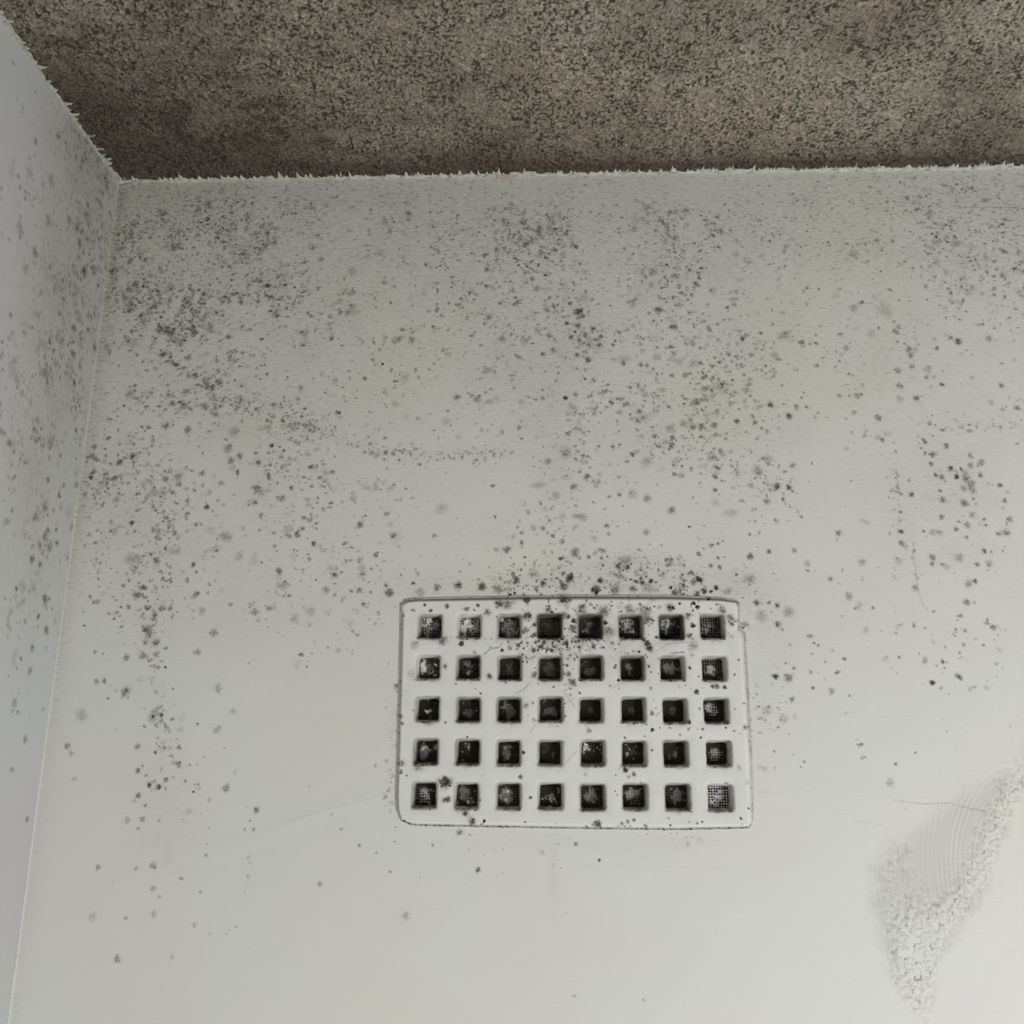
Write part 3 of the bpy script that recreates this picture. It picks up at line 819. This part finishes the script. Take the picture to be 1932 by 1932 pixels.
for pxx, pyy, r, a, tone in parse("30 1110 5 .6 g;84 1128 9 .5 o;111 935 6 .6 g;87 1188 9 .4 b;61 1055 8 .5 o;92 1035 10 .35 g;75 1030 9 .35 g;27 1327 9 .35 g;60 1222 7 .4 g;72 1164 6 .5 g;39 1243 5 .4 g;56 1265 9 .35 g;140 722 7 .55 g;143 812 6 .55 g;166 622 6 .55 g;138 645 6 .4 g;172 505 5 .5 d;184 537 5 .5 r;153 640 5 .55 g;90 905 6 .5 g;120 915 6 .4 g;113 860 6 .4 g;76 1065 7 .4 g;47 1395 8 .3 g;22 1452 6 .3 g;51 1545 6 .35 g;105 1000 6 .4 g;107 1025 6 .4 g;150 690 9 .35 g;135 665 8 .35 g;112 590 9 .3 g;130 415 9 .35 g;145 430 10 .4 r;150 460 9 .4 r;165 385 8 .35 g"):
    y, z = on_left(pxx, pyy)
    if y < -.002:
        colony(sl, y, z, r * 1.0, a, tone, rs)
ml = sl.build('mold_growth', kind='stuff', label='grey-green mould streaks on the left wall beside the corner')
ml['category'] = 'mold'

# ------------------------------------------------------------------ the vent
vent = bpy.data.objects.new('vent_grille', None)
COL.objects.link(vent)
vc = ((VX0 + VX1) / 2, 0, (VZ0 + VZ1) / 2)
vent['label'] = 'white painted plaster air vent with forty square holes in mouldy wall'
vent['category'] = 'vent'
vent.empty_display_size = .02

NS = 8                                         # points per cell side
verts, cols, index = [], [], {}
WHT = np.array([.875, .865, .815])


def dirt(x, z, y):
    d = .35 * np.exp(-((x - X0 - 4.2 * PH) / .055) ** 2 - ((z - (Z0 - .45 * PV)) / .018) ** 2) * float(vn(np.array(x), np.array(z), .004, 700))
    d += .10 * max(0, float(vn(np.array(x), np.array(z), .007, 701)) - .45)
    return d


def addv(p, d=0.0, key=None):
    if key is not None:
        key = (round((key[0] - X0 + PH / 2) / (PH / NS)), round((key[1] - Z0 - PV / 2) / (PV / NS)))
        if key in index:
            return index[key]
    verts.append(p)
    d = min(.97, d)
    cols.append((*(WHT * (1 - d) + np.array([.10, .092, .078]) * d), 1))
    if key is not None:
        index[key] = len(verts) - 1
    return len(verts) - 1


faces = []
rv = np.random.RandomState(4)
R8 = NS * 4


def square_pts(hw, hh, rad):
    """NS*4 points round a rounded rectangle, corner-aligned with the cell boundary"""
    out = []
    for sgn in range(4):
        for k in range(NS):
            q = -1 + 2 * k / NS
            p = [(q, -1), (1, q), (-q, 1), (-1, -q)][sgn]
            out.append(p)
    o = np.array(out, float)
    o[:, 0] *= hw; o[:, 1] *= hh
    m_ = np.maximum(np.abs(o[:, 0]) - (hw - rad), 0), np.maximum(np.abs(o[:, 1]) - (hh - rad), 0)
    ln = np.hypot(*m_); f_ = np.where(ln > rad, rad / np.maximum(ln, 1e-9), 1)
    o[:, 0] = np.sign(o[:, 0]) * (np.minimum(np.abs(o[:, 0]), hw - rad) + m_[0] * f_)
    o[:, 1] = np.sign(o[:, 1]) * (np.minimum(np.abs(o[:, 1]), hh - rad) + m_[1] * f_)
    return o


HOLE_DARK = {(0, 0): .25, (0, 1): .2, (0, 3): .75, (0, 4): .6, (0, 5): .45, (0, 6): .55, (1, 0): .2}
ext = None
for j in range(5):
    for i in range(8):
        cx_, cz_ = X0 + i * PH, Z0 - j * PV
        outer = square_pts(PH / 2, PV / 2, 1e-6)
        jit = rv.uniform(-.00035, .00035, 2)
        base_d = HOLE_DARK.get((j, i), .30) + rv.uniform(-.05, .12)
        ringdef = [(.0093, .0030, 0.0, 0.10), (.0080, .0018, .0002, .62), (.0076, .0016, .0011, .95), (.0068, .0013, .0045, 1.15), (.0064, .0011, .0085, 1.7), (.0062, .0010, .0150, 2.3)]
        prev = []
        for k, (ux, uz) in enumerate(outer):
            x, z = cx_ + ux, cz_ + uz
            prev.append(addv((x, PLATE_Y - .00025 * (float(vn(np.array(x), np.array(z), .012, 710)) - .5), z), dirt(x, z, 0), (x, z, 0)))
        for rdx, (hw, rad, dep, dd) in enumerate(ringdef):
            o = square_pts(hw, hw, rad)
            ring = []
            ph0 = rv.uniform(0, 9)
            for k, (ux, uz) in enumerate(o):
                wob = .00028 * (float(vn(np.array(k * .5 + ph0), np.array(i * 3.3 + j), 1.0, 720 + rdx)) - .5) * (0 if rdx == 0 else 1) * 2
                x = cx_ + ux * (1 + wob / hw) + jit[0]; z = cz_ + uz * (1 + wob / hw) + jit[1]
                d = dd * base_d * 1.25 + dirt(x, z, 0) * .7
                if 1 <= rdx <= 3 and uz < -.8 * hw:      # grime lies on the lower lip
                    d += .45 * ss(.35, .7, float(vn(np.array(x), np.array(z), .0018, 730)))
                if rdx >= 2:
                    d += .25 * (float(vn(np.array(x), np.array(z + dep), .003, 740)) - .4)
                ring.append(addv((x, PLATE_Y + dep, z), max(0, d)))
            for k in range(R8):
                k2_ = (k + 1) % R8
                faces.append((prev[k], prev[k2_], ring[k2_], ring[k]))
            prev = ring
# rim between the lattice and the plate outline
lat = []
xa, xb, zt, zb = X0 - PH / 2, X0 + 7.5 * PH, Z0 + PV / 2, Z0 - 4.5 * PV
for k in range(8 * NS):
    lat.append((xa + (xb - xa) * k / (8 * NS), zt, 't', k / (8 * NS)))
for k in range(5 * NS):
    lat.append((xb, zt + (zb - zt) * k / (5 * NS), 'r', k / (5 * NS)))
for k in range(8 * NS):
    lat.append((xb + (xa - xb) * k / (8 * NS), zb, 'b', k / (8 * NS)))
for k in range(5 * NS):
    lat.append((xa, zb + (zt - zb) * k / (5 * NS), 'l', k / (5 * NS)))


def along(pl, t):
    L = np.concatenate([[0], np.cumsum(np.hypot(*np.diff(pl, axis=0).T))]); s_ = t * L[-1]
    return np.interp(s_, L, pl[:, 0]), np.interp(s_, L, pl[:, 1])


cen = np.array([vc[0], vc[2]])
prev = [addv(None, 0, (x, z, 0)) for x, z, _, _ in lat]
edge = [along(PL[sd_], t_) for _, _, sd_, t_ in lat]
RINGS = [(.5, 0.0, PLATE_Y, 0), (.9, .0, PLATE_Y, .02), (1.0, -.0010, PLATE_Y + .0002, .03), (1.0, .0, PLATE_Y + .0006, .08), (1.0, .0002, .0012, .12)]
for fr, off, yq, dd in RINGS:
    ring = []
    for (x0_, z0_, sd_, t_), (ex_, ez_) in zip(lat, edge):
        ux, uz = np.array([ex_, ez_]) - cen
        nx_, nz_ = {'t': (0, 1), 'r': (1, 0), 'b': (0, -1), 'l': (-1, 0)}[sd_]
        x = x0_ + (ex_ - x0_) * fr + nx_ * off; z = z0_ + (ez_ - z0_) * fr + nz_ * off
        wob = .0003 * (float(vn(np.array(x), np.array(z), .006, 760)) - .5) * (fr > .95)
        ring.append(addv((x + nx_ * wob, yq, z + nz_ * wob), dd + dirt(x, z, 0) * .8))
    for k in range(len(lat)):
        k2_ = (k + 1) % len(lat)
        faces.append((prev[k2_], prev[k], ring[k], ring[k2_]))
    prev = ring
bad = [k for k, v in enumerate(verts) if v is None]
print('vent verts', len(verts), 'unmatched', len(bad))
# cell rings run anticlockwise seen from the room
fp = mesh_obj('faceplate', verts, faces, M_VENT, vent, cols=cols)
import bmesh
bm = bmesh.new(); bm.from_mesh(fp.data); bmesh.ops.recalc_face_normals(bm, faces=bm.faces)
cnt = sum(1 if f.normal.y < 0 else -1 for f in bm.faces if abs(f.normal.y) > .9)
if cnt < 0:
    bmesh.ops.reverse_faces(bm, faces=bm.faces)
bm.to_mesh(fp.data); bm.free()

# dirty filler line round the plate
nE = len(edge)
V, F, C = [], [], []
for k, ((x0_, z0_, sd_, t_), (ex_, ez_)) in enumerate(zip(lat, edge)):
    nx_, nz_ = {'t': (0, 1), 'r': (1, 0), 'b': (0, -1), 'l': (-1, 0)}[sd_]
    wd = {'t': .0012, 'r': .0019, 'b': .0007, 'l': .0008}[sd_] * (1 + .5 * (float(vn(np.array(ex_), np.array(ez_), .01, 770)) - .5))
    if sd_ == 'r':
        if t_ < .14:
            wd *= .5
        wd *= 1 if t_ < .8 else (1 - (t_ - .8) * 3)
    if sd_ == 'b' and t_ < .05: wd *= .8
    dk = {'t': .08, 'r': .20, 'b': .45, 'l': .08}[sd_]
    if sd_ == 'r': dk = .46 - .22 * t_
    dk = dk * (.5 + 1.0 * float(vn(np.array(ex_ * 1.0), np.array(ez_), .005, 771)))
    for q, (of, dy) in enumerate(((-.0004, -.0007), (.15, -.0008), (.7, -.0005), (1.0, .0003))):
        o_ = of if q == 0 else wd * of
        x, z = ex_ + nx_ * o_, ez_ + nz_ * o_
        V.append((x, float(back_y(np.array(x), np.array(z))) + dy, z))
        b_ = np.array([.78, .765, .72]) * (1 - dk) + np.array([.10, .085, .065]) * dk
        C.append((*b_, 1))
for k in range(nE):
    for q in range(3):
        a_, b_ = k * 4 + q, ((k + 1) % nE) * 4 + q
        F.append((a_, b_, b_ + 1, a_ + 1))
mesh_obj('sealant_bead', V, F, M_SEAL, vent, cols=C, label='thin dirty grey filler line round the vent plate')

# dark sleeve inside the wall
dx0, dx1, dz0, dz1 = VX0 + .006, VX1 - .007, VZ0 + .005, VZ1 - .006
V = [(dx0, .001, dz0), (dx1, .001, dz0), (dx1, .001, dz1), (dx0, .001, dz1), (dx0, .09, dz0), (dx1, .09, dz0), (dx1, .09, dz1), (dx0, .09, dz1)]
F = [(0, 1, 5, 4), (1, 2, 6, 5), (2, 3, 7, 6), (3, 0, 4, 7), (4, 5, 6, 7)]
mesh_obj('duct_sleeve', V, F, M_WIRE, vent, smooth=False, cols=[(.03, .026, .022, 1)] * 8)

# insect screen and lint behind each hole: (u, v, ru, rv, brightness) blobs, 'm' = how pale the wires are, 'b' = base brown
HOLES = {
    (0, 0): dict(m=.35, bl=[(-.35, -.55, .6, .5, .45), (-.4, .1, .5, .8, .35), (.1, -.3, .5, .5, .3)], dots=.45),
    (0, 1): dict(m=.3, bl=[(-.65, -.1, .5, .9, .85), (-.2, -.5, .35, .5, .9), (.4, -.3, .5, .6, .32), (.2, .1, .5, .4, .3)], dots=.15),
    (0, 2): dict(m=.1, bl=[(0, -.1, .9, .8, .24), (.2, .3, .6, .5, .22)], dots=.12),
    (0, 3): dict(m=.0, bl=[(.2, 0, .8, .8, .045)], br=1.6),
    (0, 4): dict(m=.12, bl=[(-.4, .2, .35, .3, .3), (.0, -.4, .3, .35, .14), (-.1, .4, .2, .2, .22)], br=1.5),
    (0, 5): dict(m=.2, bl=[(-.2, -.55, .8, .5, .5), (-.5, -.1, .3, .5, .4), (.1, .35, .55, .10, .8), (0, .0, .6, .3, .25)], dots=.4),
    (0, 6): dict(m=.12, bl=[(-.3, -.5, .7, .45, .42), (-.3, .1, .2, .5, .35), (-.6, -.1, .3, .4, .25)], dots=.2),
    (0, 7): dict(m=.45, bl=[(-.6, .2, .4, .3, .35), (-.2, -.3, .4, .2, .18)], dots=.5),
    (1, 0): dict(m=.15, bl=[(-.6, -.2, .3, .9, .8), (-.1, 0, .4, .5, .16)], dots=.2),
    (1, 1): dict(m=.1, bl=[(-.1, .3, .25, .2, .85), (-.3, -.5, .4, .3, .18), (.1, 0, .4, .5, .16)], dots=.2),
    (1, 2): dict(m=.05, bl=[(.1, -.1, .4, .6, .09)]), (1, 3): dict(m=.02, bl=[(0, 0, .6, .6, .07)], br=1.3),
    (1, 4): dict(m=.02, bl=[(0, .2, .6, .4, .12)], br=1.2), (1, 5): dict(m=.03, bl=[(-.2, -.2, .35, .4, .20), (-.1, .3, .15, .3, .16)]),
    (1, 6): dict(m=.06, bl=[(-.1, -.1, .6, .45, .17)]), (1, 7): dict(m=.3, bl=[(.0, .15, .45, .45, .6)], dots=.35),
    (2, 0): dict(m=.0, bl=[(.15, .1, .18, .12, .95), (-.1, .25, .15, .1, .8)]), (2, 1): dict(m=.03, bl=[(.1, .3, .5, .4, .12)]),
    (2, 2): dict(m=.02, bl=[(0, .1, .5, .7, .15)]), (2, 3): dict(m=.04, bl=[(0, .1, .5, .4, .14)]), (2, 4): dict(m=.01, bl=[(0, 0, .3, .3, .05)], br=.8),
    (2, 5): dict(m=.0, bl=[(0, 0, .3, .3, .05)]), (2, 6): dict(m=.0, bl=[(0, .1, .4, .4, .08)]), (2, 7): dict(m=.75, bl=[(-.5, -.2, .3, .3, .4)], sel=(-.1, 0, .6, .55)),
    (3, 0): dict(m=.05, bl=[(-.3, .1, .5, .6, .20), (-.5, -.4, .2, .2, .35)]), (3, 1): dict(m=.0, bl=[(.05, -.4, .1, .4, .35)]),
    (3, 2): dict(m=.0, bl=[(-.2, .1, .5, .5, .16), (-.1, -.5, .5, .2, .14)]), (3, 3): dict(m=.0, bl=[(.2, .2, .2, .3, .08)], br=1.3),
    (3, 4): dict(m=.1, bl=[(-.4, -.4, .35, .25, .6)]), (3, 5): dict(m=.0, bl=[(-.5, .1, .12, .2, .4), (.2, 0, .4, .3, .05)], br=1.2),
    (3, 6): dict(m=.0, bl=[(.1, .2, .15, .25, .18)], br=1.4), (3, 7): dict(m=.6, bl=[(0, -.1, .4, .3, .2)], sel=(-.1, .1, .8, .7)),
    (4, 0): dict(m=.85, bl=[(-.1, -.5, .5, .3, .3), (.1, .1, .2, .3, .5)], sel=(-.1, .2, .7, .7)), (4, 1): dict(m=.12, bl=[(-.2, -.2, .6, .6, .16), (.1, .6, .2, .1, .4)]),
    (4, 2): dict(m=.15, bl=[(-.2, 0, .7, .8, .26), (-.3, .4, .2, .2, .5)]), (4, 3): dict(m=.35, bl=[(.2, 0, .3, .3, .25), (.1, .5, .15, .1, .6)], sel=(.1, .2, .5, .4)),
    (4, 4): dict(m=.1, bl=[(-.1, 0, .6, .6, .2)]), (4, 5): dict(m=.35, bl=[(-.1, -.2, .6, .5, .28)], sel=(.1, .6, .7, .3)),
    (4, 6): dict(m=.12, bl=[(.1, -.1, .5, .7, .24)]), (4, 7): dict(m=.85, bl=[(-.4, .65, .5, .3, .85), (.2, -.2, .5, .5, .6), (.3, -.6, .4, .2, .5)], dots=.5),
}
SCR_Y = .0085
for (j, i), H in HOLES.items():
    cx_, cz_ = X0 + i * PH, Z0 - j * PV
    hw = .0066
    n = 29
    g = np.linspace(-1, 1, n)
    A, B = np.meshgrid(g, g, indexing='ij')            # A = right, B = down
    br = H.get('br', 1.0)
    xw, zw = cx_ + A * hw, cz_ - B * hw
    nz_ = fbm(xw, zw, .0022, 800, 3)
    c = np.stack([.050 + 0 * A, .040 + 0 * A, .031 + 0 * A], -1) * (.6 + .8 * nz_)[..., None] * br
    h = .0006 * nz_
    lum = np.zeros_like(A)
    for (u, v, ru, rvv, l_) in H['bl']:
        q = np.exp(-(((A - u) / ru) ** 2 + ((B - v) / rvv) ** 2) ** 1.4 * .9)
        q = ss(.30, .52, q + (nz_ - .5) * 1.5)
        lum = np.maximum(lum, q * min(1, l_ * 1.5) * (.45 + 1.1 * nz_))
        h += q * .0006
    c = c * (1 - np.clip(lum * 1.4, 0, 1))[..., None] + lum[..., None] * np.array([1.0, .965, .93])
    # mesh openings left black where paint and lint bridge the rest
    pit_ = .0016
    fx = np.abs(((xw / pit_) % 1) - .5); fz = np.abs(((zw / pit_) % 1) - .5)
    sel = hsh(np.floor(xw / pit_), np.floor(zw / pit_), 9) < H.get('dots', 0)
    hole_ = sel & (fx < .27) & (fz < .27)
    c[hole_] *= .05
    h[hole_] -= .0012
    rgba = np.concatenate([c, np.ones((n, n, 1))], -1)
    V = np.stack([xw, SCR_Y + .0006 - h, zw], -1).reshape(-1, 3)
    lint = (V, grid_faces(n, n), rgba.reshape(-1, 4))
    # wires
    WV, WF, WC = [], [], []
    rwc = np.random.RandomState(100 + j * 8 + i)
    k0 = int(math.ceil((cx_ - hw) / pit_ - .0)); k1 = int((cx_ + hw) / pit_)
    l0 = int(math.ceil((cz_ - hw) / pit_)); l1 = int((cz_ + hw) / pit_)
    s_ = H.get('sel')
    for vert in (0, 1):
        for k in (range(k0, k1 + 1) if vert else range(l0, l1 + 1)):
            seg = 9
            for q in range(seg + 1):
                t_ = -1 + 2 * q / seg
                x, z = (k * pit_, cz_ + t_ * hw) if vert else (cx_ + t_ * hw, k * pit_)
                u_, v_ = (x - cx_) / hw, (cz_ - z) / hw
                mm = H['m'] * (.4 + .9 * rwc.rand())
                if s_:
                    inside = math.exp(-(((u_ - s_[0]) / s_[2]) ** 2 + ((v_ - s_[1]) / s_[3]) ** 2) * 1.2)
                    mm *= 1 if inside > .45 + .2 * rwc.rand() - .1 else .08
                wd = .00010 + .00022 * mm
                la = 0.0
                for (bu, bv, bru, brv, bl_) in H['bl']:
                    la = max(la, bl_ * 1.3 * math.exp(-(((u_ - bu) / bru) ** 2 + ((v_ - bv) / brv) ** 2) * 1.3))
                la = min(.75, la * (.5 + .8 * rwc.rand()))
                cl_ = (np.array([.050, .041, .032]) * (1 - la) + la * np.array([1, .965, .93])) * (1 - mm) + np.array([.88, .87, .85]) * mm
                yb = SCR_Y - .0005 - .0001 * vert - .00012 * math.sin(q * 3.1)
                for (ds_, dy_) in ((-1, 0), (0, -1), (1, 0), (0, 1)):
                    WV.append((x + (ds_ * wd if vert else 0), yb + dy_ * wd, z + (0 if vert else ds_ * wd))); WC.append((*cl_, 1))
            b0 = len(WV) - 4 * (seg + 1)
            for q in range(seg):
                for e in range(4):
                    a_ = b0 + q * 4 + e; b_ = b0 + q * 4 + (e + 1) % 4
                    WF.append((a_, b_, b_ + 4, a_ + 4))
    scr = mesh_obj('insect_screen', WV, WF, M_WIRE, vent, cols=WC)
    mesh_obj('dust_lint', lint[0], lint[1], M_LINT, scr, cols=lint[2])

# mould on the plate
sp = Spots(surf_plate)
bigp = []
for pxx, pyy, r, a, tone in parse(NOTED_PLATE):
    x, z = on_back(pxx, pyy)
    x += (vc[0] - x) * 0
    if r >= 9 and a >= .7 or (pxx, pyy) in ((1226, 1224),):
        bigp.append((pxx, pyy, x, z, r, a, tone)); continue
    colony(sp, x, z, r, a, tone, rs)
N = 26000
xx = rs.uniform(VX0 + .001, VX1 - .002, N); zz = rs.uniform(VZ0 + .001, VZ1 - .001, N)
pxs, pys = proj(xx, np.zeros(N), zz)


def gs(cx_, cy_, sx_, sy_, a):
    return a * np.exp(-((pxs - cx_) / sx_) ** 2 - ((pys - cy_) / sy_) ** 2)


dp = 1.2 + gs(1070, 1220, 80, 17, 260) + gs(1010, 1232, 50, 20, 90) + gs(1190, 1150, 90, 12, 30) + gs(1085, 1180, 12, 40, 90) + gs(1000, 1180, 14, 35, 70) + gs(1225, 1200, 14, 45, 60) \
    + gs(1300, 1180, 10, 45, 45) + gs(1140, 1140, 120, 10, 30) + gs(1330, 1140, 40, 12, 30) + gs(1075, 1260, 10, 40, 50) + gs(1230, 1350, 14, 60, 30) \
    + gs(1330, 1300, 50, 12, 22) + gs(1310, 1375, 60, 12, 20) + gs(1060, 1295, 70, 12, 22) + gs(1180, 1555, 250, 8, 26) + gs(840, 1558, 70, 6, 30) \
    + gs(1150, 1455, 60, 14, 12) + gs(1385, 1330, 20, 120, 9) + gs(755, 1420, 8, 120, 18) + gs(900, 1145, 120, 12, 9) + gs(1010, 1370, 60, 40, 6) + gs(1385, 1170, 20, 20, 20)
dp = dp * 1.5 + 2.0
ok = rs.rand(N) < dp / (100 * U) ** 2 * (VX1 - VX0) * (VZ1 - VZ0) / N
h_, _, _, _ = in_hole(xx, zz, -.0003)
ok &= ~h_
print('plate specks', ok.sum())
for x, z in zip(xx[ok], zz[ok]):
    u = rs.rand()
    if u < .60:
        sp.add(x, z, rs.uniform(1.3, 2.9) * U, rs.uniform(.6, 1.0), np.array(TONES['d']) * rs.uniform(.4, 1.4), rs, 7, hard=.55)
    elif u < .9:
        sp.add(x, z, rs.uniform(2.5, 5.5) * U, rs.uniform(.35, .8), np.array(TONES['b']) * rs.uniform(.6, 1.2), rs, 9, hard=.4)
    else:
        sp.add(x, z, rs.uniform(5, 9) * U, rs.uniform(.12, .3), np.array(TONES['b']) * 1.2, rs, 10, hard=.3)
# grime crumbs on the lower lips and sides of the holes
for j in range(5):
    for i in range(8):
        cx_, cz_ = X0 + i * PH, Z0 - j * PV
        for _ in range(rs.randint(5, 16)):
            sp.add(cx_ + rs.uniform(-.0076, .0076), cz_ - .0079 - abs(rs.normal(0, .00025)), rs.uniform(.8, 2.4) * U, rs.uniform(.4, .9), np.array(TONES['k']) * rs.uniform(1, 3), rs, 7, sq=rs.uniform(1, 1.5), hard=.5)
        if i >= 3:
            for _ in range(rs.randint(1, 6)):
                sp.add(cx_ + .0079 + abs(rs.normal(0, .0003)), cz_ + rs.uniform(-.007, .007), rs.uniform(.7, 1.6) * U, rs.uniform(.4, .9), np.array(TONES['d']) * rs.uniform(.6, 1.4), rs, 7, hard=.5)
        sp.add(cx_ + rs.uniform(-.004, .004), cz_ - .0088, rs.uniform(6, 12) * U, rs.uniform(.06, .2), np.array(TONES['b']), rs, 10, sq=1.3, hard=.3)
# fine cracks in the paint
for pts, wd, a in [([(912, 1237), (925, 1225), (942, 1222), (950, 1212)], 1.1, .6), ([(972, 1310), (990, 1300), (1004, 1284)], .9, .5), ([(990, 1248), (1005, 1240), (1020, 1243)], 1, .45),
                   ([(1150, 1300), (1170, 1290), (1190, 1284)], .8, .3), ([(1085, 1335), (1060, 1300)], .8, .4), ([(1062, 1330), (1085, 1318)], .8, .4),
                   ([(1236, 1352), (1250, 1340)], .9, .45), ([(1050, 1460), (1090, 1415)], .8, .3), ([(1165, 1455), (1175, 1440)], .9, .35),
                   ([(1236, 1230), (1258, 1216), (1300, 1212)], .9, .3), ([(1262, 1234), (1292, 1231)], 1.4, .7), ([(1000, 1385), (1012, 1365)], .8, .35)]:
    sp.ribbon([on_back(*p) for p in pts], wd * 1.4 * U, a, np.array(TONES['d']), rs, step=.0008)
sp.build('mold_specks', vent, kind='stuff')
LP = {(1065, 1132): 'dark brown oval mould blot on the top edge', (840, 1477): 'dark grey mould patch between the lowest two left holes', (1226, 1224): 'dark brown mould blot under the sixth top hole',
      (942, 1140): 'brown mould blot above the third top hole'}
for pxx, pyy, x, z, r, a, tone in bigp:
    s1 = Spots(surf_plate); colony(s1, x, z, r, a, tone, rs)
    s1.build('mold_spot', vent, label=LP.get((int(pxx), int(pyy))))
# black grime caught in the joint under and beside the plate
sg = Spots(lambda x, z, l: np.stack([x, back_y(x, z) - .0011 - l, z], -1))
pb = [on_back(*p) for p in BOT]
for k in range(120):
    t_ = rs.rand(); x, z = along(PL['b'], t_)
    sg.add(x, z - rs.uniform(-.0003, .0006), rs.uniform(.8, 2.6) * U, rs.uniform(.4, .95), np.array(TONES['d']) * rs.uniform(.4, 1.6), rs, 7, sq=1.3, hard=.5)
for side, n_ in (('t', 45), ('r', 26), ('l', 26)):
    for k in range(n_):
        x, z = along(PL[side], rs.rand())
        sg.add(x, z + rs.uniform(-.0003, .0005), rs.uniform(.7, 2.0) * U, rs.uniform(.3, .85), np.array(TONES['d']) * rs.uniform(.4, 1.8), rs, 7, hard=.5)
sg.ribbon([(x, z - .0002) for x, z in pb], 1.8 * U, .55, np.array(TONES['b']), rs, gaps=.8)
sg.ribbon([tuple(p) for p in PL['t'][1:]], 1.8 * U, .12, np.array(TONES['g']), rs, gaps=.9)
sg.ribbon([tuple(p - np.array([.0003, 0])) for p in PL['l']], 1.6 * U, .22, np.array(TONES['g']), rs, gaps=.9)
sg.build('joint_grime', vent, kind='stuff')
